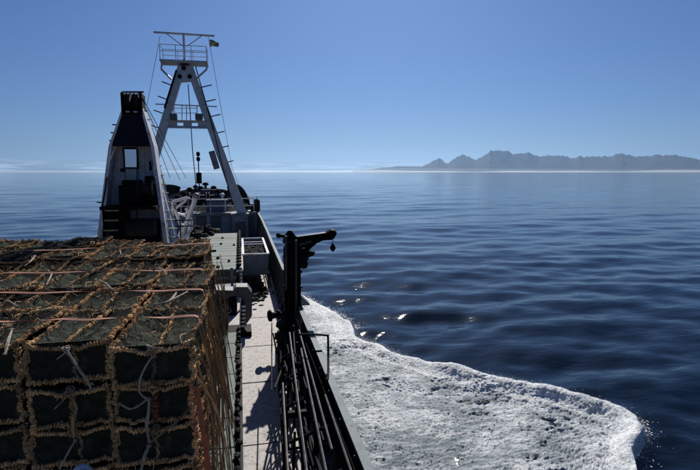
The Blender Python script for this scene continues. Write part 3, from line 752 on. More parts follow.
# the ladder face, flaring aft to starboard
a, b_, c, d = t_(143, 110, YT + .3), t_(146.5, 110, YT + 1.0), t_(166, 237, YT + .3), t_(178, 237, YT + 1.0)
def ext(p, q): t = (3.0 - p.z) / (q.z - p.z); return p + (q - p) * t
c, d = ext(a, c), ext(b_, d)
MB(T0).slab([a, b_, d, c], (-.05, .05, 0)).build("ladder_face", M['white'], tw)
for i in range(15):
    t = i / 14; l = a.lerp(t_(166, 237, YT + .3), t); r_ = b_.lerp(t_(178, 237, YT + 1.0), t)
    off = Vector((.07, -.09, 0)); l += (r_ - l) * .12; r_ += (l - r_) * .1
    MB(T0).tube([l, l + off, r_ + off, r_], .02, 6).build("rung", M['guard'], tw)
# left side brackets
for py_ in (125, 133, 141, 203):
    e = t_(122 - (py_ - 111) * .2, py_); MB(T0).tube([e + Vector((.05, .1, 0)), e + Vector((-.22, .1, .02))], .022, 6).build("step_iron", M['black'], tw)
# navy head
sidewall([(123.9, 111), (140.2, 111), (150.5, 145.5), (111.6, 145.5)], "navy_panel", M['navy'], (0, .55, 0))
# recessed front wall with door
a, b_, c, d = t_(111, 146, YT + .62), t_(153, 146, YT + .62), t_(166, 238, YT + .62), t_(102, 238, YT + .62)
c, d = ext(b_, c), ext(a, d)
MB(T0).slab([a, b_, c, d], (0, .5, 0)).build("front_wall", M['wallwhite'], tw)
for px_ in (117, 120.5, 124.5, 137.5, 143.5):
    MB(T0).beam(t_(px_, 147, YT + .60), t_(px_ + (px_ - 130) * .12, 207, YT + .60), .035, .035, (0, 1, 0)).build("wall_stiffener", M['wallwhite'], tw)
d0, d1 = t_(124.5, 149.5, YT + .56), t_(136.8, 149.5, YT + .56); zb = t_(130, 206, YT + .56).z
dr = MB(T0).box(((d0.x + d1.x) / 2, YT + .56, (d0.z + zb) / 2), (d1.x - d0.x, .06, d0.z - zb)).build("door", M['wallwhite'], tw, bevel=.01)
cx, cz = (d0.x + d1.x) / 2, t_(130, 158.2, YT + .5).z; ww, wh = .41, .62
fr = MB(T0)
for (ox, oz, sx, sz) in ((-ww / 2, 0, .05, wh + .05), (ww / 2, 0, .05, wh + .05), (0, wh / 2, ww - .05, .05), (0, -wh / 2, ww - .05, .05)): fr.box((cx + ox, YT + .51, cz + oz), (sx, .05, sz))
fr.build("window_frame", M['rubber'], dr); MB(T0).box((cx, YT + .52, cz), (ww - .05, .02, wh - .05)).build("window_pane", M['mirrorpane'], dr)
q = t_(122.5, 170, YT + .5); MB(T0).box(q, (.12, .05, .1)).build("door_handle", M['black'], dr)
# sheave head
q = t_(131.5, 101.5); b = MB(T0)
b.box((q.x - .27, YT + .28, q.z - .02), (.08, .62, .60)); b.box((q.x + .27, YT + .28, q.z - .02), (.08, .62, .60)); b.box((q.x, YT + .5, q.z + .02), (.46, .2, .56))
b.box((q.x, YT + .28, q.z - .36), (.62, .6, .08)); b.build("sheave_housing", M['black'], tw, bevel=.02)
for s in (-.12, .12): MB(T0).lathe((q.x + s - .07, YT + .2, q.z + .05), (q.x + s + .07, YT + .2, q.z + .05), [(0, .27), (.3, .2), (.7, .2), (1, .27)], 16).build("sheave", M['rubber'], tw, smooth=True)
for s in (-.12, .1): MB(T0).blob((q.x + s, YT - .02, q.z - .31), .06, (1.3, .5, .5)).build("pin", M['white'], tw, smooth=True)
MB(T0).tube([(q.x - .3, YT + .2, q.z + .31), (q.x + .34, YT + .2, q.z + .33)], .03, 6).build("guard_bar", M['steel'], tw)
# winch bulk on its platform
pf = t_(100, 207, YT - .35); z_pf = t_(130, 207.5, YT - .3).z
x0, x1 = t_(103, 207, YT - .2).x, t_(158.5, 207, YT - .2).x
MB(T0).box(((x0 + x1) / 2, YT - .05, z_pf), (x1 - x0, 1.15, .10)).build("platform", M['black'], tw)
wx0, wx1 = t_(119.5, 205, YT).x, t_(157, 205, YT).x; wz = t_(130, 180, YT).z
b = MB(T0); b.box(((wx0 + wx1) / 2 + .0, YT + .2, z_pf + (wz - z_pf) * .42), (wx1 - wx0, .5, (wz - z_pf) * .78))
b.box((wx0 + .42, YT + .0, wz - .13), (.55, .45, .26)); b.box((wx0 + .92, YT + .05, wz - .02), (.22, .4, .3)); b.build("winch_casing", M['black'], tw, bevel=.03)
MB(T0).lathe(((wx0 + wx1) / 2 - .1, YT - .35, z_pf + .42), ((wx0 + wx1) / 2 - .1, YT + .0, z_pf + .42), [(0, .1), (.1, .30), (.4, .32), (.6, .28), (1, .36)], 18).build("winch_motor", M['black'], tw, smooth=True)
MB(T0).lathe((wx1 - .5, YT - .25, z_pf + .6), (wx1 - .05, YT - .25, z_pf + .6), [(0, .26), (.1, .26), (.12, .16), (.88, .16), (.9, .26), (1, .26)], 16).build("winch_drum", M['rubber'], tw, smooth=True)
for i in range(6):
    q = t_(125 + i * 1.8, 194.5 + (i % 2), YT - .25); MB(T0).tube([q, q + Vector((.02, 0, -.14))], .016, 5).build("valve_lever", M['yellow'] if i % 2 else M['steel'], tw)
for (px_, py_, r_) in ((150.8, 163, .07), (152, 166.5, .09), (150.5, 169, .05)):
    q = t_(px_, py_, YT + .5); MB(T0).blob(q, r_).build("hanging_block", M['black'], tw, smooth=True)
# dark bulk low down and the stairs
lx0, lx1 = t_(127, 205, YT).x, t_(157, 205, YT).x; lz = t_(130, 220, YT).z
MB(T0).box(((lx0 + lx1) / 2, YT + .1, (lz + 3) / 2), (lx1 - lx0, .9, lz - 3)).build("lower_casing", M['black'], tw, bevel=.05)
MB(T0).lathe((lx0, YT - .3, lz - .22), (lx1, YT - .3, lz - .22), [(0, .2), (.05, .26), (.95, .26), (1, .2)], 16).build("hydraulic_tank", M['rubber'], tw, smooth=True)
sxa, sxb = t_(105, 205, YT - .6).x, t_(120.5, 205, YT - .6).x
for i in range(9):
    zz = z_pf - .06 - i * .285; yy = YT - .62 - i * .14
    tr = MB(T0).box(((sxa + sxb) / 2, yy, zz), (sxb - sxa, .22, .04)).build("stair_tread", M['black'], tw)
    MB(T0).box(((sxa + sxb) / 2, yy - .115, zz + .002), (sxb - sxa - .04, .014, .046)).build("nosing", M['yellow'], tr)
for x in (sxa - .03, sxb + .03): MB(T0).beam((x, YT - .5, z_pf), (x, YT - .62 - 9 * .14, 3.05), .04, .22).build("stringer", M['black'], tw)
MB(T0).box(((sxa + sxb) / 2, YT + .15, (z_pf + 3) / 2 - .06), (sxb - sxa + .1, .6, z_pf - 3 - .14)).build('stair_casing', M['black'], tw)
# hand rails at the stair and winch platform
MB(T0).tube([t_(104.5, 236, YT - .3), t_(102.5, 205, YT - .3), t_(106, 186, YT - .3), t_(106.5, 178.5, YT - .3), t_(108.5, 178, YT - .3)], .024, 6).build("hand_rail", M['black'], tw, smooth=True)
MB(T0).tube([t_(124, 207, YT - .3), t_(124, 181, YT - .3), t_(137, 182, YT - .3)], .022, 6).build("hand_rail", M['black'], tw)
MB(T0).tube([t_(137, 149, YT + .45), t_(137, 221, YT + .45)], .014, 6).build("conduit", M['black'], tw)
# rigging wires from the tower head down forward
for i, (a, c, Yc) in enumerate((((142, 100), (180, 180), 33), ((142.5, 98), (186, 178), 34), ((141.5, 99), (170, 178), 31))):
    o = MB().tube([t_(*a), at(*c, Yc)], .014, 4).build("rigging_wire", M['wire']); tag(o, "%s of the three thin wires from the tower head down to the foredeck" % ["middle", "rightmost", "leftmost"][i], "wire", "rigging wires from the tower head")
q = at(158, 199, YT + .9); bl = thing("hanging_fender", q, "small round dark block hanging on the ladder side of the tower", "block")
MB(q).blob(q, .13, (1, 1, 1.15), 2).build("shell", M['black'], bl, smooth=True); MB(q).tube([q + Vector((0, 0, .1)), q + Vector((0, .05, .4))], .012, 5).build("lanyard", M['ropegrn'], bl)

# ------------------------------------------------------------------ white folding davit between tower and hatch
YD = 19.5
def d_(px, py, dy=0): return at(px, py, YD + dy)
q = d_(183, 240); q.z = 3
dv = thing("davit_frame", q, "white tubular A-frame davit folded beside the tower", "davit")
for (a, c, r_, dy1, dy2) in (((196, 197), (181, 238), .085, 0, 0), ((194, 196), (188, 238), .06, .4, .4), ((187.5, 197.5), (172, 202), .06, .2, 0), ((186.5, 200), (176, 208), .05, .3, .2), ((172, 202), (182, 228), .06, 0, 0),
                        ((174, 204), (168, 238), .07, 0, 0), ((186, 208), (194, 227), .06, .3, .2), ((181, 225), (194, 226), .05, 0, .2), ((176, 213), (186, 216), .045, .2, .2), ((194, 226), (184, 238), .06, .2, 0), ((182, 228), (178, 238), .045, 0, 0)):
    A, B = d_(*a, dy1), d_(*c, dy2)
    if c[1] > 236:
        t = (3.0 - A.z) / (B.z - A.z); B = A + (B - A) * t
    MB(q).tube([A, B], r_, 8).build("strut", M['white'], dv, smooth=True)
q2 = d_(196, 196); MB(q).blob(q2, .14, (1, 1, .9), 2).build("pivot", M['greyl'], dv, smooth=True)
hr = thing("deck_handrail", (at(166, 222, 18.7).x, 18.7, 3), "thin dark two-bar handrail in front of the white davit", "handrail")
ho = hr.location
for py_ in (220.5, 226.5): MB(ho).tube([at(165, py_, 18.7), at(194.5, py_ - .5, 18.7)], .022, 6).build("rail", M['black'], hr)
for px_ in (166, 180, 194): 
    a = at(px_, 220, 18.7); MB(ho).tube([a, (a.x, a.y, 3)], .024, 6).build("post", M['black'], hr)

# ------------------------------------------------------------------ green hatch with plates and dogs
hx0, hx1, hy0, hy1, hz = -3.6, -.20, 19.9, 32.0, 4.2
hc = thing("hatch_cover", ((hx0 + hx1) / 2, hy0, 3), "pale green weathered hatch cover of wide plates ahead of the pots", "hatch")
OH = Vector(((hx0 + hx1) / 2, hy0, 3))
MB(OH).box(((hx0 + hx1) / 2, (hy0 + hy1) / 2, (3 + hz - .06) / 2), (hx1 - hx0 - .1, hy1 - hy0 - .1, hz - .06 - 3)).build("coaming", M['grey'], hc, bevel=.02)
pw = (hy1 - hy0) / 15
for i in range(15):
    MB(OH).box(((hx0 + hx1) / 2, hy0 + pw * (i + .5), hz - .03 + rnd.uniform(-.006, .008)), (hx1 - hx0, pw - .022, .07)).build("cover_plate", M['hatch'], hc, bevel=.012)
MB(OH).box(((hx0 + hx1) / 2, hy0 - .03, hz - .32), (hx1 - hx0 - .05, .07, .10)).build("stiffener", M['greyl'], hc)
dog = MB().box((0, 0, 0), (.17, .22, .14)).blob((.03, 0, .12), .12, (1, 1.3, .8)).mesh("dog", M['black'])
for i in range(16): link_mesh("dog", dog, hc, Vector((hx1 + .07, hy0 + .3 + i * .76, hz + .01)) - OH)
MB(OH).box((hx1 + .07, (hy0 + hy1) / 2, hz - .075), (.16, hy1 - hy0, .05)).build("dog_ledge", M['white'], hc)
for (px_, py_, s) in ((213.5, 251, 2.0), (222.5, 238, 1), (221, 244, 1), (218, 258, 1.1), (229, 261, .8), (212, 266, 1), (218, 267, 1.1), (234, 245, .8), (207, 246, .8), (203, 240, 1)):
    q = atz(px_, py_, hz + .03); MB(OH).box((q.x, q.y, hz + .05), (.13 * s, .17, .07)).build("lashing_eye", M['black'], hc, bevel=.015)
# clutter at the far end of the hatch
for i, (px_, py_, Y, s) in enumerate(((205, 229, 31, .55), (212, 226, 32.6, .6), (217, 230, 32.8, .45), (196, 232, 30, .5))):
    p = at(px_, py_, Y); p.z = 4.24 if Y < 32.2 else 3.02; b = MB(p)
    for k in range(40):
        b.blob((p.x + rnd.gauss(0, s * .5), p.y + rnd.gauss(0, s * .4), p.z + abs(rnd.gauss(0, s * .45)) + .05), rnd.uniform(.08, .2), (1, 1, .7), 1, .25)
    o = b.build("gear_heap", M['catch'], None, smooth=False)
    tag(o, ["dark heap of gear on the far end of the green hatch", "tall dark heap of gear against the forecastle lockers", "dark heap of gear on the deck beside the mast pedestal", "dark flat heap of gear at the left far corner of the hatch"][i], "gear")
fr_ = thing("deck_crate", at(212, 222, 35.5), "brownish box of gear stacked before the forecastle bulkhead", "crate"); fr_.location.z = 3
o0 = fr_.location; MB(o0).box((o0.x, o0.y, 3.55), (1.0, .8, 1.1)).build("box", M['catch'], fr_, bevel=.03)
for s in (-.35, 0, .35): MB(o0).box((o0.x + s, o0.y - .42, 3.55), (.12, .04, 1.12)).build("slat", M['ropegrn'], fr_)

# ------------------------------------------------------------------ grey bin on a stand
bx0, bx1, by0, by1, bzt, bzb = .09, 1.10, 21.4, 26.6, 4.5, 3.62
bn = thing("sorting_bin", ((bx0 + bx1) / 2, by0, 3), "pale grey open sorting bin with cross bars on a raised stand", "bin")
OB = Vector(((bx0 + bx1) / 2, by0, 3)); t = .05
for nm, c, d in (("end_panel", ((bx0 + bx1) / 2, by0, (bzt + bzb) / 2), (bx1 - bx0, t, bzt - bzb)), ("end_panel", ((bx0 + bx1) / 2, by1, (bzt + bzb) / 2), (bx1 - bx0, t, bzt - bzb)),
                 ("side_panel", (bx0, (by0 + by1) / 2, (bzt + bzb) / 2), (t, by1 - by0 - t, bzt - bzb)), ("side_panel", (bx1, (by0 + by1) / 2, (bzt + bzb) / 2), (t, by1 - by0 - t, bzt - bzb)),
                 ("bottom_panel", ((bx0 + bx1) / 2, (by0 + by1) / 2, bzb + .02), (bx1 - bx0 - t, by1 - by0 - t, .04))):
    MB(OB).box(c, d).build(nm, M['greyl'], bn, bevel=.008)
for nm, c, d in (("rim", ((bx0 + bx1) / 2, by0 - .02, bzt + .03), (bx1 - bx0 + .14, .11, .06)), ("rim", ((bx0 + bx1) / 2, by1 + .02, bzt + .03), (bx1 - bx0 + .14, .11, .06)),
                 ("rim", (bx0 - .02, (by0 + by1) / 2, bzt + .032), (.11, by1 - by0 - .07, .06)), ("rim", (bx1 + .02, (by0 + by1) / 2, bzt + .032), (.11, by1 - by0 - .07, .06)),
                 ("cross_bar", ((bx0 + bx1) / 2, by1 - 1.1, bzt - .02), (bx1 - bx0 - .06, .10, .05)), ("cross_bar", ((bx0 + bx1) / 2, by1 - 1.9, bzt - .02), (bx1 - bx0 - .06, .09, .05))):
    MB(OB).box(c, d).build(nm, M['white'], bn, bevel=.01)
MB(OB).box(((bx0 + bx1) / 2, by0 + 1.9, bzt - .25), (bx1 - bx0 - .08, 3.2, .3)).build("load", M['matt'], bn)
b = MB(OB)
for k in range(70): b.blob((rnd.uniform(bx0 + .12, bx1 - .12), by0 + .25 + 3.1 * rnd.random(), bzt - .12 + rnd.uniform(-.04, .05)), rnd.uniform(.05, .11), (1, 1, .6), 1, .25)
b.build("net_load", M['catch'], bn)["kind"] = "stuff"
for x in (bx0 + .08, bx1 - .0):
    for y in (by0 + .05, (by0 + by1) / 2, by1 - .1): MB(OB).tube([(x, y, 3), (x, y, bzb)], .03, 8).build("leg", M['black'], bn)
    MB(OB).tube([(x, by0 + .05, 3.2), (x, by1 - .1, 3.2)], .024, 6).build("stretcher", M['black'], bn)
MB(OB).tube([(bx1 + .05, by0 + .1, 3.7), (bx1 + .12, by0 + .2, 3.02)], .02, 6).build("brace", M['black'], bn)
p = Vector((.62, 20.7, 3.0)); b = MB(p)
for k in range(90): b.blob((p.x + rnd.gauss(0, .20), p.y + rnd.gauss(0, .75), p.z + .04 + abs(rnd.gauss(0, .14))), rnd.uniform(.05, .12), (1, 1, .7), 1, .3)
tag(b.build("net_heap", M['catch'], None), "black heap of net on the deck in front of the grey bin", "net", None, "stuff")

# ------------------------------------------------------------------ fairlead arch (line hauler guard)
def arch():
    Y0 = 15.2; o = Vector((-.1, Y0, 3)); g = thing("hauler_guard", o, "grey octagonal line hauler guard arch beside the pot stack", "hauler")
    def P(px, py): return at(px, py, Y0)
    outer = [P(213, 290), P(233, 290.5), P(236, 287), P(247.5, 287), P(252, 293), P(252, 316), P(246.5, 324), P(246.5, 327)]
    inner = [P(242.5, 327), P(243, 316), P(243.5, 306), P(241, 298), P(236, 295.5), P(230, 297), P(224, 299.5), P(213, 300)]
    k = len(outer); b = MB(o); dep = Vector((0, .55, 0))
    outer[-1].z = inner[0].z = 3.3
    for i in range(k - 1):
        q = [outer[i], outer[i + 1], inner[k - 2 - i], inner[k - 1 - i]]; b.slab(q, dep)
    bm_ = b.build("arch_plate", M['guard'], g)
    # sloping ramp panel with rollers inside
    A, B, C2, D2 = P(240.5, 296), P(244, 303), P(244.5, 327), P(239.8, 331)
    MB(o).slab([A + Vector((0, -.2, 0)), B + Vector((0, -.2, 0)), C2 + Vector((0, -.2, 0)), D2 + Vector((0, -.2, 0))], (0, .1, 0)).build("ramp_panel", M['black'], g)
    MB(o).tube([A + Vector((0, -.22, 0)), D2 + Vector((0, -.22, 0))], .022, 6).build("ramp_edge", M['white'], g)
    for j in range(6):
        q = P(246 - .12 * j, 304 + 3.8 * j) + Vector((-.07, -.27, 0)); MB(o).lathe(q + Vector((-.06, 0, 0)), q + Vector((.06, 0, 0)), [(0, .028), (.5, .04), (1, .028)], 8).build("roller", M['white'], g, smooth=True)
    MB(o).box((P(215, 296).x - .1, Y0 + .5, 3.7), (.9, .5, 1.3)).build("hauler_casing", M['black'], g, bevel=.04)
    for j in range(5):
        q = P(217 + 2.6 * j, 305 + 3 * (j % 3)) + Vector((0, -.1 - .05 * j, 0)); pts = []
        for s in range(13): pts.append(q + Vector((.11 * math.cos(s * .55), .05 * math.sin(s), .09 * math.sin(s * .55))))
        MB(o).tube(pts, .014, 5).build("line_loop", M['ropewht'], g, smooth=True)
    MB(o).box((P(232, 290).x, Y0 + .3, 3.0 + .08), (1.1, .8, .16)).build("foot_plate", M['black'], g)
arch()
p = Vector((.0, 18.4, 3)); g = thing("hydraulic_post", p, "short steel post with hose studs between hatch and hauler guard", "post")
for s in (-.16, .16): MB(p).tube([(p.x + s - .2, p.y, 3), (p.x + s - .2, p.y, 4.55)], .05, 8).build("post", M['greyl'], g)
for j in range(7): MB(p).blob((p.x - .03, p.y - .05, 3.6 + .14 * j), .045).build("stud", M['white'], g)
# dark casing under hatch front
g = thing("valve_chest", (-.75, 18.2, 3), "black low valve chest in front of the hatch coaming", "chest")
MB((-.75, 18.2, 3)).box((-.85, 18.2, 3.4), (1.3, 1.3, .8)).build("body", M['black'], g, bevel=.04)
MB((-.75, 18.2, 3)).box((-.85, 18.2, 3.83), (1.35, 1.35, .05)).build("lid", M['grey'], g)

# near low green coaming beside the stack, with dogs along its edge
lo = thing("side_hatch", (-.42, 7, 3), "low pale green side hatch between the pots and the walkway", "hatch"); OL = Vector((-.42, 7, 3))
MB(OL).box((-.40, 9.9, 3.25), (.36, 8.2, .5)).build("coaming", M['grey'], lo)
for i in range(8): MB(OL).box((-.40, 6.33 + i * 1.02, 3.53), (.40, 1.0, .06)).build("cover_plate", M['hatch'], lo, bevel=.01)
for i in range(22):
    j = rnd.uniform(-.03, .03); MB(OL).box((-.155 + j * .4, 6.0 + i * .385, 3.5 + j), (.10, rnd.uniform(.10, .2), .12)).blob((-.14 + j, 6.0 + i * .385, 3.6), .06, (1, 1.5, .8), 1, .2).build("dog", M['black'], lo)
MB(OL).tube([(-.10, 5.8, 3.2), (-.09, 14.0, 3.2)], .035, 8).build("pipe", M['rubber'], lo)

# ------------------------------------------------------------------ lobster pots
PW, PL, PH = .80, 1.36, .438
def path_pts(a, b, sag, axis, n=14, wob=.019):
    a, b = Vector(a), Vector(b); out = []
    for i in range(n + 1):
        t = i / n; p = a.lerp(b, t); s = 1 - abs(2 * t - 1) ** 1.6
        p += Vector(axis) * sag * s + Vector((rnd.uniform(-wob, wob), rnd.uniform(-wob, wob), rnd.uniform(-wob, wob))); out.append(p)
    return out
def wrapped(name, pts, Rr=.0195, r=.0095, pitch=.030, m=None):
    """rod wrapped in thick rope: a helix of uneven turns around the path"""
    L_ = sum((pts[i + 1] - pts[i]).length for i in range(len(pts) - 1)); b = MB()
    b.tube(pts, .016, 5)
    turns = L_ / pitch; n = int(turns * 7); hp = []; cum = [0]
    for i in range(len(pts) - 1): cum.append(cum[-1] + (pts[i + 1] - pts[i]).length)
    ph = rnd.uniform(0, 6); k = 0
    amp = 1.0; tl = 0
    for i in range(n + 1):
        s = L_ * i / n
        while k < len(pts) - 2 and cum[k + 1] < s: k += 1
        t = (s - cum[k]) / (cum[k + 1] - cum[k]); c = pts[k].lerp(pts[k + 1], t); d = (pts[k + 1] - pts[k]).normalized()
        x = d.cross(Vector((0, .3, 1)) if abs(d.z) < .8 else Vector((0, 1, 0))).normalized(); y = d.cross(x)
        if i % 7 == 0: amp = .6 * amp + .4 * rnd.uniform(.5, 1.5) + (rnd.uniform(.1, .5) if rnd.random() < .12 else 0); tl = rnd.uniform(-.016, .016)
        a = ph + 2 * math.pi * i / 7 + .25 * math.sin(s * 23)
        hp.append(c + x * (Rr * amp * math.cos(a)) + y * (Rr * amp * math.sin(a)) + d * ((.010 + tl) * math.cos(a + 1)))
    b.tube(hp, r, 5)
    for q in range(3):      # frayed ends standing off the binding
        p = hp[rnd.randrange(len(hp))]; v = Vector((rnd.uniform(-1, 1), rnd.uniform(-1, .2), rnd.uniform(-.8, 1))) * .035
        b.tube([p, p + v, p + v * 1.6 + Vector((0, 0, -.02))], .005, 4)
    return b.mesh(name, m or M['rope'], smooth=True)
hx, hy = PW / 2, PL
bars = {}
def variants(key, fn, n=4): bars[key] = [fn() for _ in range(n)]
variants('tf', lambda: wrapped("wrapped_bar", path_pts((-hx, 0, PH), (hx, 0, PH), -rnd.uniform(.04, .13), (0, .3, 1))), 6)
variants('tb', lambda: wrapped("wrapped_bar", path_pts((-hx, hy, PH), (hx, hy, PH), -rnd.uniform(.0, .09), (0, 0, 1))))
variants('bf', lambda: wrapped("wrapped_bar", path_pts((-hx, 0, .03), (hx, 0, .03), -rnd.uniform(-.01, .03), (0, 0, 1))))
variants('tl', lambda: wrapped("wrapped_bar", path_pts((-hx, 0, PH), (-hx, hy, PH), rnd.uniform(.0, .06), (-.3, 0, -1))))
variants('tr', lambda: wrapped("wrapped_bar", path_pts((hx, 0, PH), (hx, hy, PH), rnd.uniform(.0, .06), (.3, 0, -1))))
variants('tm', lambda: wrapped("wrapped_bar", path_pts((rnd.uniform(-.06, .06), 0, PH - .03), (rnd.uniform(-.12, .12), hy, PH), -rnd.uniform(.0, .06), (0, 0, 1)), .015, .010))
variants('br', lambda: wrapped("wrapped_bar", path_pts((hx, 0, .03), (hx, hy, .03), .0, (1, 0, 0))), 2)
variants('vl', lambda: wrapped("wrapped_bar", path_pts((-hx, 0, .02), (-hx, 0, PH), rnd.uniform(-.02, .02), (1, 0, 0))))
variants('vr', lambda: wrapped("wrapped_bar", path_pts((hx, 0, .02), (hx, 0, PH), rnd.uniform(-.02, .02), (1, 0, 0))))
variants('vm', lambda: wrapped("wrapped_bar", path_pts((rnd.uniform(-.05, .05), .035, .02), (rnd.uniform(-.05, .05), .03, PH - .04), rnd.uniform(-.02, .02), (1, 0, 0)), .010, .0065, .024, M['ropegrn']))
variants('vb', lambda: wrapped("wrapped_bar", path_pts((hx, hy, .02), (hx, hy, PH), rnd.uniform(-.02, .02), (1, 0, 0))), 2)
bars['vmred'] = [wrapped("wrapped_bar", path_pts((0, .01, .02), (.01, .01, PH - .02), .0, (1, 0, 0)), .026, .012, .028, M['ropered'])]
bars['vmyel'] = [wrapped("wrapped_bar", path_pts((0, .01, .02), (.01, .01, PH - .02), .0, (1, 0, 0)), .022, .011, .028, M['ropeyel'])]

def net_mesh():
    """diamond netting on front, top and starboard faces; slack between the bars"""
    b = MB(); rs = rnd.random() * 10
    def face(O_, U, V, nu, nv, nrm, slack):
        O_, U, V, nrm = Vector(O_), Vector(U), Vector(V), Vector(nrm)
        def P(i, j):
            u, v = i / nu, j / nv
            s = math.sin(math.pi * min(1, max(0, u))) * math.sin(math.pi * min(1, max(0, v)))
            w_ = .012 * math.sin(u * 9 + rs + v * 4) * s
            return O_ + U * u + V * (v + .03 * math.sin(u * 7 + rs) * s) - nrm * (slack * s ** .6) + nrm * w_
        wth = .0016
        for i in range(nu):
            for j in range(nv):
                if (i + j) % 2: segs = ((i, j + 1, i + 1, j),)
                else: segs = ((i, j, i + 1, j + 1),)
                for (a, c, e, g_) in segs:
                    p, q = P(a, c), P(e, g_); d = (q - p).normalized(); x = d.cross(nrm).normalized() * wth
                    b.add([p - x, p + x, q + x, q - x], [(0, 1, 2, 3)])
    face((-hx, 0, 0), (PW, 0, 0), (0, 0, PH), 44, 24, (0, -1, 0), .03)
    face((-hx, 0, PH), (PW, 0, 0), (0, hy, 0), 36, 52, (0, 0, 1), .085)
    face((hx, 0, 0), (0, hy, 0), (0, 0, PH), 44, 18, (1, 0, 0), .02)
    me = bpy.data.meshes.new("netting"); me.from_pydata(b.v, [], b.f); me.update(); me.materials.append(M['net']); return me
nets = [net_mesh() for _ in range(2)]
def lining_mesh():
    b = MB(); s0 = rnd.random() * 20
    def sheet(O_, U, V, nrm, nu, nv, dep):
        O_, U, V, nrm = Vector(O_), Vector(U), Vector(V), Vector(nrm); vs = []
        for i in range(nu + 1):
            for j in range(nv + 1):
                u, v = i / nu, j / nv; s = (math.sin(math.pi * u) * math.sin(math.pi * v)) ** .5
                q = O_ + U * u + V * v - nrm * (.012 + s * (dep + .035 * math.sin(u * 7 + s0) * math.cos(v * 6 + s0 * 2) + .03 * math.sin(u * 23 + 6 * math.sin(v * 9 + s0)) * math.cos(v * 17 + s0) + rnd.uniform(-.014, .014)))
                vs.append(q)
        b.add(vs, [(i * (nv + 1) + j, (i + 1) * (nv + 1) + j, (i + 1) * (nv + 1) + j + 1, i * (nv + 1) + j + 1) for i in range(nu) for j in range(nv)])
    sheet((-hx, 0, .0), (PW, 0, 0), (0, 0, PH), (0, -1, 0), 26, 18, .13)
    sheet((-hx, .0, PH), (PW, 0, 0), (0, hy, 0), (0, 0, 1), 24, 36, .18)
    sheet((hx, .0, 0), (0, hy, 0), (0, 0, PH), (1, 0, 0), 16, 8, .05)
    return b.mesh("inner_netting", M['lining'], smooth=True)
linings = [lining_mesh() for _ in range(3)]
def twine_mesh(k):
    b = MB()
    for q in range(7):
        a = Vector((rnd.uniform(-hx, hx), rnd.uniform(0, hy), PH + .02)); an = rnd.uniform(0, 6.28); pts = [a]
        for s_ in range(6):
            an += rnd.uniform(-.8, .8); p = pts[-1] + Vector((math.cos(an), math.sin(an), 0)) * rnd.uniform(.04, .10)
            p.x = min(hx, max(-hx, p.x)); p.y = min(hy, max(0, p.y)); p.z = PH + rnd.uniform(-.06, .045); pts.append(p)
        b.tube(pts, rnd.choice([.004, .006, .010]), 4)
    return b.mesh("loose_twine", [M['ropegrn'], M['rope'], M['ropegrn'], M['ropegrn'], M['rope']][k], smooth=True)
twines = [twine_mesh(k) for k in range(5)]
ORD = ["first", "second", "third", "fourth", "fifth", "sixth", "seventh", "eighth"]
def pot(col, row, tier, x, y, z):
    top = tier == 0; right = col == 0; front = row == 0
    where = "nearest row" if row == 0 else ("farthest row" if row == 5 else f"{ORD[row]} row back")
    colw = "at the walkway side" if col == 0 else f"{ORD[col]} from the walkway"
    lab = f"rope-bound pot, {'top' if top else ORD[tier]} layer, {where}, {colw}"
    if row == 5 and col >= 3: z += .07
    rz = rnd.gauss(-.05, .016)
    g = thing("lobster_pot", (x, y, z), lab, "lobster pot", "rope-bound lobster pots stacked on deck", rz)
    g.rotation_euler = (rnd.gauss(0, .02 if top and row else .008), rnd.gauss(0, .014), rz)
    if not (front and top): g.scale = (rnd.uniform(.97, 1.02), rnd.uniform(.97, 1.01), rnd.uniform(.96, 1.0))
    use = ['tf', 'bf', 'vl', 'vr', 'vm']
    if top: use += ['tb', 'tl', 'tr', 'tm']
    if right: use += ['vb', 'br'] + ([] if top else ['tr'])
    if not front and not top: use = ['tr', 'br', 'vr', 'vb', 'tf', 'bf']
    for u in use:
        key = u
        if u == 'vm' and (col, row, tier) == (0, 0, 1): key = 'vmred'
        if u == 'vm' and (col, row, tier) == (1, 0, 1): key = 'vmyel'
        o = link_mesh("wrapped_bar", rnd.choice(bars[key]), g)
        if key == 'vmred': o["label"] = "red rope-wrapped bar"
        if key == 'vmyel': o["label"] = "ochre rope-wrapped bar"
    if top:
        for q in range(3): link_mesh("loose_twine", rnd.choice(twines), g)["kind"] = "stuff"
    link_mesh("inner_netting", rnd.choice(linings), g); o = link_mesh("netting", rnd.choice(nets), g); 
ncol = [3, 4, 5, 6, 6, 7]; ROW0 = 5.46; PITCHY = 1.415
ROWDX = [.0, -.07, -.08, -.17, -.20, -.32]; ROWDZ = [0, -.05, .01, -.07, .03, .01]
for row in range(6):
    for col in range(ncol[row]):
        y = ROW0 + row * PITCHY + .125 * min(col, 3)
        x = -.555 - PW / 2 - col * (PW + .052) + ROWDX[row]
        if row == 0 and col == 2: x -= .10
        x0_ = x
        ntier = 7 if (row == 0 or col == 0) else 1
        dz0 = rnd.uniform(-.035, .03)
        for tier in range(ntier):
            x = x0_ + (rnd.gauss(0, .018) if tier or row else 0)
            z = 6.2 - PH - tier * .458
            dy = .0 if tier == 0 else rnd.uniform(-.02, .03)
            pot(col, row, tier, x + rnd.gauss(0, .008) * (1 if tier else 0), y + dy + (.06 if (row == 0 and col == 2) else 0), z + ROWDZ[row] * (tier == 0) + (dz0 if tier == 0 else 0))

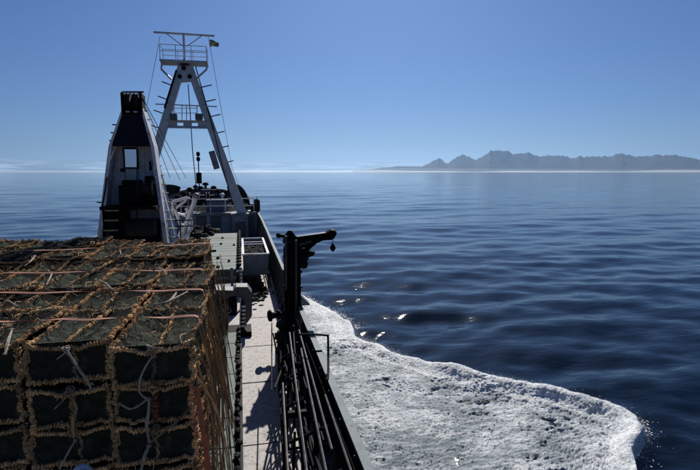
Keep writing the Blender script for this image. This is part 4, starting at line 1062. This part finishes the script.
# lashing straps over the stack
ST = [((-.56, 6.02, 6.255), (-2.75, 6.30, 6.25), "nearest of the four faded salmon lashing straps across the pots"),
      ((-.60, 7.45, 6.245), (-4.6, 8.0, 6.25), "second nearest faded lashing strap across the pots, above the front row's back edge"),
      ((-.72, 9.10, 6.235), (-5.2, 9.5, 6.25), "third faded lashing strap across the pots, ending short of the stack's side"),
      ((-.70, 12.1, 6.285), (-6.3, 11.6, 6.28), "farthest faded lashing strap across the pots, running slightly askew")]
for a, c, lb in ST:
    a, c = Vector(a), Vector(c); n = 40; pts = []; vs = []
    for i in range(n + 1):
        t = i / n; p = a.lerp(c, t); p.z += -.012 * abs(math.sin(t * 9)) + .010 * math.sin(t * 31) * .4
        pts.append(p)
    pts = [p + Vector((0, 0, .055)) for p in pts]; pts = [pts[0] + Vector((.05, -.01, -.10)), pts[0] + Vector((.035, 0, -.015))] + pts
    b = MB(a); d = .021
    for i, p in enumerate(pts): 
        tw_ = .4 * math.sin(i * .31); dy = Vector((0, d * math.cos(tw_), d * math.sin(tw_))); nn = Vector((0, 0, .004)) if i > 1 else Vector((.004, 0, 0))
        vs += [p - dy - nn, p + dy - nn, p + dy + nn, p - dy + nn]
    fs = [(i * 4 + k, i * 4 + (k + 1) % 4, i * 4 + 4 + (k + 1) % 4, i * 4 + 4 + k) for i in range(len(pts) - 1) for k in range(4)]
    o = b.add(vs, fs).build("lashing_strap", M['strap'], None); tag(o, lb, "strap", "lashing straps across the pots")
b = MB((-.45, 5.35, 5)); vs = []
for i in range(14):
    t = i / 13; p = Vector((-.515 + .16 * t + .02 * math.sin(t * 5), 5.33 - .05 * t, 5.72 - 1.9 * t)); d = .026
    vs += [p + Vector((-d, 0, 0)), p + Vector((d, .006, 0)), p + Vector((d, .012, 0)), p + Vector((-d, .006, 0))]
b.add(vs, [(i * 4 + k, i * 4 + (k + 1) % 4, i * 4 + 4 + (k + 1) % 4, i * 4 + 4 + k) for i in range(13) for k in range(4)])
tag(b.build("orange_strap", M['straporg'], None), "rust-orange strap hanging down the near right corner of the pot stack", "strap")

# loose tie ropes: paths in front-face / top coordinates
def smooth_path(ps, n=6):
    ps = [Vector(p) for p in ps]; out = []
    for i in range(len(ps) - 1):
        p0, p1, p2, p3 = ps[max(0, i - 1)], ps[i], ps[i + 1], ps[min(len(ps) - 1, i + 2)]
        for k in range(n):
            t = k / n; out.append(.5 * ((2 * p1) + (-p0 + p2) * t + (2 * p0 - 5 * p1 + 4 * p2 - p3) * t * t + (-p0 + 3 * p1 - 3 * p2 + p3) * t ** 3))
    return out + [ps[-1]]
FY = 5.39
def frt(px, py, dy=0): return at(px, py, FY + dy)
def tp(px, py, dz=0): return atz(px, py, 6.26 + dz)
TR = [([frt(66, 349), frt(74, 363, -.03), frt(86, 380, -.03), frt(91, 389)], .009, 'ropewht', "pale tie rope hanging slack across the middle pot of the nearest top layer"),
      ([frt(153, 356), frt(146, 366, -.03), frt(140, 380, -.05), frt(140, 393, -.03), frt(149, 400)], .011, 'ropewht', "thick grey tie rope looping down the right-hand front pot"),
      ([frt(149, 399), frt(148, 412, -.03), frt(146, 426, -.03), frt(149, 441)], .011, 'ropewht', "grey tie rope hanging beside the red wrapped bar"),
      ([frt(120, 404), frt(130, 409, -.03), frt(139, 405, -.03), frt(146, 400)], .009, 'ropewht', "grey tie rope curling left of the red wrapped bar's top knot"),
      ([frt(150, 443), frt(165, 431, -.05), frt(180, 418, -.05), frt(192, 405)], .008, 'ropegrn', "thin taut line rising right from the low knot beside the red bar"),
      ([frt(71, 397), frt(76, 408, -.04), frt(72, 420, -.04), frt(74, 437)], .009, 'ropegrn', "drab rope hanging over the ochre wrapped bar"),
      ([frt(75, 441), frt(68, 453, -.03), frt(60, 468, -.02)], .009, 'ropewht', "pale rope end trailing below the ochre bar's knot"),
      ([frt(149, 446), frt(144, 456, -.03), frt(141, 470, -.03)], .011, 'ropewht', "grey double rope trailing down below the low right knot"),
      ([tp(12, 330), tp(8, 340, .02), frt(5, 354, -.02)], .010, 'ropewht', "short white rope end at the left edge over the nearest pots"),
      ([tp(52, 273), tp(50, 278, .05), tp(46, 285)], .012, 'ropewht', "white rope end tied under the third strap, left half of the stack"),
      ([tp(35, 256), tp(31, 261, .04), tp(26, 265)], .012, 'ropewht', "white rope end lying between the two farthest straps, far left"),
      ([tp(120, 250), tp(121, 254, .05), tp(125, 257)], .012, 'ropewht', "small white knot tail on the farthest strap"),
      ([tp(163, 305), tp(170, 300, .04), tp(176, 293, .02)], .010, 'ropewht', "white rope end lying beside the second strap near the walkway side"),
      ([tp(155, 305), tp(166, 302, .03), tp(187, 292, .02)], .010, 'ropewht', "long white rope lying diagonally across the second row by the walkway side"),
      ([tp(95, 280), tp(105, 283, .06), tp(112, 290, .03), tp(122, 292)], .009, 'ropewht', "tangled pale rope loop in the middle of the second row"),
      ([tp(150, 270), tp(158, 268, .08), tp(166, 274, .05), tp(160, 278)], .009, 'ropewht', "pale rope loop on the pots between the second and third straps"),
      ([tp(0, 304), tp(8, 301, .05), tp(16, 306, .02)], .010, 'ropewht', "pale rope curl on the pots at the left edge behind the nearest strap")]
for pts, r_, mt, lb in TR:
    pts = [Vector(p) for p in pts]
    # fray of two strands plus knot
    b = MB(pts[0]); sp_ = smooth_path(pts, 6)
    b.tube(sp_, r_, 6)
    b.blob(pts[0], r_ * 2.6, (1, 1, .8), 1, .2); b.blob(pts[-1], r_ * 2.0, (1, 1, .8), 1, .2)
    if rnd.random() < .6: b.tube([q + Vector((.018, -.012, .006)) * math.sin(3.1 * i / len(sp_)) for i, q in enumerate(sp_)], r_ * .8, 5)
    tag(b.build("tie_rope", M[mt], None, smooth=True), lb, "rope", "loose tie ropes on the pots")
# knots where pots are seized together, built as turns of rope
kn = 0
for row in range(3):
    for col in range(min(ncol[row], 3)):
        for tier in range(3 if row == 0 else 1):
            x = -.555 - PW / 2 - col * (PW + .052) - (.10 if (row == 0 and col == 2) else 0); y = ROW0 + row * PITCHY - .05 + .125 * min(col, 3); z = 6.2 - tier * .458 - .03
            b = MB((x, y, z))
            for k in range(5):
                a0 = rnd.uniform(0, 6.28); pts = []
                rad = rnd.uniform(.03, .055); ax = Vector((rnd.uniform(-1, 1), rnd.uniform(-1, .3), rnd.uniform(-1, 1))).normalized(); u = ax.orthogonal().normalized(); v = ax.cross(u)
                for s in range(11): pts.append(Vector((x + rnd.uniform(-.006, .006), y, z)) + u * rad * math.cos(a0 + s * .6) + v * rad * .8 * math.sin(a0 + s * .6))
                b.tube(pts, rnd.uniform(.008, .012), 5)
            for k in range(2):
                e = Vector((x, y, z)) + Vector((rnd.uniform(-.16, .16), rnd.uniform(-.06, .02), rnd.uniform(-.16, .02)))
                b.tube(smooth_path([Vector((x, y, z)), (Vector((x, y, z)) + e) / 2 + Vector((rnd.uniform(-.04, .04), -.04, .02)), e], 4), .007, 5)
            o = b.build("rope_knot", M[rnd.choice(['rope', 'ropeyel', 'ropewht', 'ropegrn'])], None, smooth=True)
            colw = "walkway-side column" if col == 0 else f"{ORD[col]} column from the walkway"
            tag(o, f"rope knot, {colw}, {ORD[row]} row, {['top', 'second', 'third'][tier]} layer", "knot", "rope knots seizing the pots together")
# rope bundle down the walkway side
ro = Vector((-.5, 7, 6.1)); rb = thing("rope_bundle", ro, "brown bundle of loose ropes hanging down the walkway side of the pot stack", "ropes")
for i in range(62):
    y0 = rnd.uniform(5.35, 9.5) if i < 50 else rnd.uniform(8, 13); a = Vector((-.53, y0, rnd.uniform(5.7, 6.2))); out = rnd.uniform(.03, .34) if i < 50 else rnd.uniform(.02, .12)
    e = Vector((-.50 + out, y0 - rnd.uniform(-.3, 1.2), rnd.uniform(3.6, 4.5))); mid = (a + e) / 2 + Vector((rnd.uniform(.0, .12), rnd.uniform(-.12, .12), -.1))
    q = a.lerp(mid, .5) + Vector((.04, rnd.uniform(-.08, .08), 0))
    MB(ro).tube(smooth_path([a, q, mid, e], 5), rnd.choice([.007, .009, .012]), 5).build("rope", M['ropegrn'] if rnd.random() < .7 else M['rope'], rb, smooth=True)
# floats / white buoy at the foot of the front face
p = frt(82, 474, -.16); bo = thing("white_float", p, "white round float with blue band low in front of the nearest pots", "float")
b = MB(p).blob(p, .10, (1, .9, 1), 3); b.build("shell", M['white'], bo, smooth=True)
MB(p).lathe(p + Vector((0, 0, -.045)), p + Vector((0, 0, -.015)), [(0, .0955), (.5, .1015), (1, .1005)], 20).build("band", M['blue'], bo, smooth=True)

# ------------------------------------------------------------------ knuckle crane on the starboard side
CY0 = 13.9
def c_(px, py, dy=0): return at(px, py, CY0 + dy)
co = Vector((1.36, CY0, 3)); cr_ = thing("deck_crane", co, "black hydraulic crane with short outboard boom and hanging hook block", "crane")
xa, xb = c_(283.5, 250).x, c_(300.5, 250).x; ztop = c_(290, 236).z
MB(co).box(((xa + xb) / 2, CY0, (3 + ztop) / 2 + .05), ((xb - xa) * .62, .36, ztop - 3 - .1)).build("column", M['matt'], cr_, bevel=.03)
for s_ in (-1, 1): MB(co).box(((xa + xb) / 2 + s_ * (xb - xa) * .41, CY0 + .04, (3 + ztop) / 2 - .1 - (.25 if s_ > 0 else 0)), ((xb - xa) * .14, .26, ztop - 3.4)).build("side_channel", M['matt'], cr_, bevel=.01)
for k_ in range(7): MB(co).box(((xa + xb) / 2, CY0 - .02, 3.5 + k_ * .43), (xb - xa + .04, .34, .05)).build("column_band", M['black'], cr_)
MB(co).box(((xa + xb) / 2, CY0, 3.04), (.75, .8, .08)).build("base_plate", M['black'], cr_)
MB(co).tube([c_(286, 290, -.26), c_(286, 236, -.26)], .035, 8).build("hydraulic_pipe", M['steel'], cr_)
MB(co).tube([c_(296, 320, -.26), c_(296, 240, -.26)], .03, 8).build("hydraulic_pipe", M['steel'], cr_)
MB(co).lathe(c_(290, 240), c_(290, 230.5), [(0, .2), (.4, .17), (.7, .12), (1, .05)], 12).build("top_pivot", M['black'], cr_, smooth=True)
MB(co).tube([c_(278, 235.5), c_(288, 236.5)], .05, 8).build("lever", M['black'], cr_); MB(co).blob(c_(278.5, 235.5), .075, (1, 1, 1), 2).build("lever_knob", M['black'], cr_, smooth=True)
bp_ = [c_(294, 237.5), c_(310, 236), c_(326, 233), c_(327, 231.5), c_(333, 229.5), c_(335.3, 234), c_(334, 237.5), c_(331, 239.5), c_(322, 240.2), c_(316, 243), c_(309, 249), c_(303, 256), c_(300, 262), c_(294, 264)]
MB(co).slab([p + Vector((0, -.13, 0)) for p in bp_], (0, .26, 0)).build("boom", M['matt'], cr_, bevel=.015)
MB(co).beam(c_(296, 237.2) + Vector((0, 0, .01)), c_(325, 233.3) + Vector((0, 0, .01)), .2, .03).build("boom_flange", M['steel'], cr_)
# maker's plate lettering, unreadable at this size: worn pale strokes
b = MB(co)
for i, s in enumerate((0, 1, 2, 3, 4, 5, 6)):
    q = c_(300.5 + 1.75 * i, 244.6 - .5 * i, -.142 / 1); q.y = CY0 - .134
    b.box((q.x - .012, q.y, q.z), (.010, .006, .055)); b.box((q.x + .008, q.y, q.z + (.02 if i % 2 else -.02)), (.028, .006, .012))
b.build("boom_lettering", M['cap'], cr_)
b = MB(co); q = c_(303, 247.4); b.box((q.x, CY0 - .134, q.z), (.09, .006, .03)); b.build("boom_emblem", M['cap'], cr_)
MB(co).lathe(c_(332, 233) + Vector((0, -.17, 0)), c_(332, 233) + Vector((0, .17, 0)), [(0, .09), (.2, .12), (.8, .12), (1, .09)], 14).build("head_sheave", M['black'], cr_, smooth=True)
b = MB(co).blob(c_(308, 254), .11, (1.3, 1, 1), 1, .2).blob(c_(312, 253.5), .09, (1, 1, 1.2), 1, .2).blob(c_(305, 258), .12, (1, 1, 1.2), 1, .2).blob(c_(304, 265), .10, (1.2, 1, 1.5), 1, .2).box(c_(302, 261), (.2, .24, .34))
b.build("winch_motor", M['black'], cr_, bevel=.01)
MB(co).tube([c_(310.5, 250), c_(310.8, 247)], .02, 6).build("fitting", M['white'], cr_)
MB(co).tube([c_(332.8, 239), c_(332.8, 245)], .012, 5).build("hoist_wire", M['wire'], cr_)
MB(co).lathe(c_(332.8, 251.5), c_(332.8, 243.5), [(0, .02), (.2, .065), (.45, .085), (.75, .06), (1, .02)], 12).build("hook_block", M['black'], cr_, smooth=True)
# lower brackets flaring on to the bulwark
MB(co).slab([Vector((xb - .02, CY0 - .2, 4.55)), Vector((xb + .22, CY0 - .2, 4.3)), Vector((xb + .22, CY0 - .2, 4.26)), Vector((xb - .02, CY0 - .2, 4.26))], (0, .4, 0)).build("rail_bracket", M['cap'], cr_)
for s in (-.35, .35): MB(co).slab([Vector((xa - .25, CY0 + s * .5, 3.08)), Vector((xa, CY0 + s * .5, 3.08)), Vector((xa, CY0 + s * .5, 4.0))], (0, .03, 0)).build("gusset", M['black'], cr_)
# warping head on its left, with stalk
q = Vector((.70, 13.7, 4.02)); MB(co).lathe(q, (xa + .05, 13.85, 4.02), [(0, .15), (.10, .17), (.16, .10), (.4, .085), (.5, .14), (.58, .14), (.6, .07), (1, .07)], 16).build("warping_head", M['black'], cr_, smooth=True)

# ------------------------------------------------------------------ launching rack: long black tubes between crane and viewer
rk = thing("pot_launching_rack", (1.05, 8, 3), "long black tubular pot launching rack leaning along the bulwark", "rack"); OR = Vector((1.05, 8, 3))
def rbar(a, c, r_, m='black', name="long_tube", n=8): return MB(OR).tube([a, c], r_, n).build(name, M[m], rk, smooth=True)
LONG = [((1.02, 13.2, 4.2), (.22, 3.2, 4.05), .030), ((1.10, 13.3, 4.45), (.52, 3.0, 4.3), .026), ((1.20, 13.2, 4.5), (.84, 3.0, 4.4), .030), ((1.27, 13.1, 4.35), (1.12, 3.0, 4.3), .026),
        ((1.02, 13.0, 3.5), (.34, 3.5, 3.3), .026), ((1.22, 13.0, 3.45), (.86, 3.5, 3.35), .026), ((1.33, 12.9, 4.0), (1.30, 3.0, 3.95), .026), ((.92, 12.6, 3.95), (.20, 5.0, 3.4), .022)]
for i, y in enumerate((4.6, 5.7, 6.8, 7.9, 9.0, 10.1, 11.2, 12.3)):
    t = (13.2 - y) / 10.2
    def X(k): a, c, _ = LONG[k]; tt = (a[1] - y) / (a[1] - c[1]); return Vector(a).lerp(Vector(c), tt)
    rbar(X(0), X(3), .024, name="rung"); rbar(X(4), X(0), .024, name="upright"); rbar(X(5), X(2), .024, name="upright")
    rbar(X(4), X(5), .022, name="rung")
    if i % 2: rbar(X(4), LONG and Vector((X(1).x, y + 1.0, X(1).z)), .02, name="diagonal_brace")
    else: rbar(X(5), Vector((X(3).x, y + 1.05, X(3).z)), .02, name="diagonal_brace")
for y in (4.0, 7.3, 10.2, 12.6):
    for x in (.30 + .07 * (y - 3), .90 + .035 * (y - 3)): rbar((x, y, 3.0), (x, y, 3.5), .028, name="foot")
for i in range(9):      # side lattice of the rack
    y = 3.7 + i * 1.05
    for k0, k1, nm in ((4, 0, "lattice_bar"), (5, 1, "lattice_bar")):
        def Q(k, yy): a, c, _ = LONG[k]; tt = (a[1] - yy) / (a[1] - c[1]); return Vector(a).lerp(Vector(c), tt)
        rbar(Q(k0, y), Q(k1, y + .5), .017, name=nm); rbar(Q(k1, y + .5), Q(k0, y + 1.0), .017, name=nm)
for i in range(16):
    y0 = rnd.uniform(8.0, 13.0); y1 = y0 - rnd.uniform(2.5, 6.0); y1 = max(y1, 3.2)
    xa_, xb_ = rnd.uniform(.72, 1.3), rnd.uniform(.42, 1.25)
    rbar((xa_, y0, rnd.uniform(3.4, 4.5)), (xb_, y1, rnd.uniform(3.2, 4.35)), rnd.choice([.014, .018, .022]), 'black', "loose_pipe", 6)
for i in range(5):
    ys_ = rnd.uniform(10.5, 13.2); pts = [(rnd.uniform(.7, 1.1), ys_, rnd.uniform(3.7, 4.4))]
    for k in range(5): pts.append((pts[-1][0] + rnd.uniform(-.18, .12), pts[-1][1] - rnd.uniform(.7, 1.4), max(3.06, pts[-1][2] + rnd.uniform(-.5, .3))))
    MB(OR).tube(smooth_path(pts, 5), .02, 6).build("hose", M['rubber'], rk, smooth=True)
# thin paler galvanised pipes clipped on the rack
for a, c in (((.98, 10.6, 4.52), (.70, 5.6, 4.4)), ((1.11, 9.6, 4.50), (.90, 5.0, 4.42)), ((1.21, 10.8, 4.5), (1.08, 6.0, 4.42)), ((.66, 8.6, 4.25), (.36, 3.6, 4.2)), ((1.26, 7.6, 4.42), (1.2, 3.4, 4.36))):
    rbar(a, c, .019, 'pole', "side_pipe")
for (x, y, z) in ((.50, 6.0, 3.85), (.86, 6.0, 3.85), (.84, 8.4, 4.1), (.42, 4.9, 3.7), (.85, 4.8, 3.75), (1.08, 10.0, 4.1)):
    MB(OR).lathe((x - .055, y, z), (x + .055, y, z), [(0, .07), (.15, .105), (.85, .105), (1, .07)], 14).build("rubber_roller", M['rubber'], rk, smooth=True)
MB(OR).box((.78, 7.35, 4.28), (.30, .10, .09)).build("clamp", M['black'], rk, bevel=.01); MB(OR).box((1.02, 9.0, 4.4), (.2, .1, .1)).build("clamp", M['black'], rk, bevel=.01)
# solid side web close under the bulwark cap
MB(OR).slab([(1.37, 3.2, 3.3), (1.37, 13.0, 3.5), (1.37, 13.0, 4.15), (1.37, 3.2, 4.1)], (.02, 0, 0)).build("side_web", M['matt'], rk)
b = MB(OR)
for s in range(9): b.blob((.93 + rnd.uniform(-.1, .1), 12.4 - s * .12, 3.9 + rnd.uniform(-.4, .4)), rnd.uniform(.08, .15), (1, 1, 1), 1, .2)
b.build("hose_cluster", M['rubber'], rk)["kind"] = "stuff"

# bent pipe hoop outboard of the cap
h0 = Vector((1.45, 9.6, 4.25)); hp_ = thing("hoop_rail", h0, "black bent pipe hoop reaching outboard over the bulwark rail", "rail")
yy = 9.5
pts = [at(298, 334.5, yy), at(312, 334.5, yy), at(326.5, 335.5, yy), at(328, 337.5, yy), at(328.2, 356, yy - .3), at(328, 377, yy - .8), at(325.5, 380, yy - .9)]
MB(h0).tube(smooth_path(pts, 4), .022, 8).build("pipe", M['black'], hp_, smooth=True)
q = at(322, 351, yy - .3); MB(h0).tube([q, q + Vector((-.12, 0, 0))], .02, 6).build("peg", M['black'], hp_)
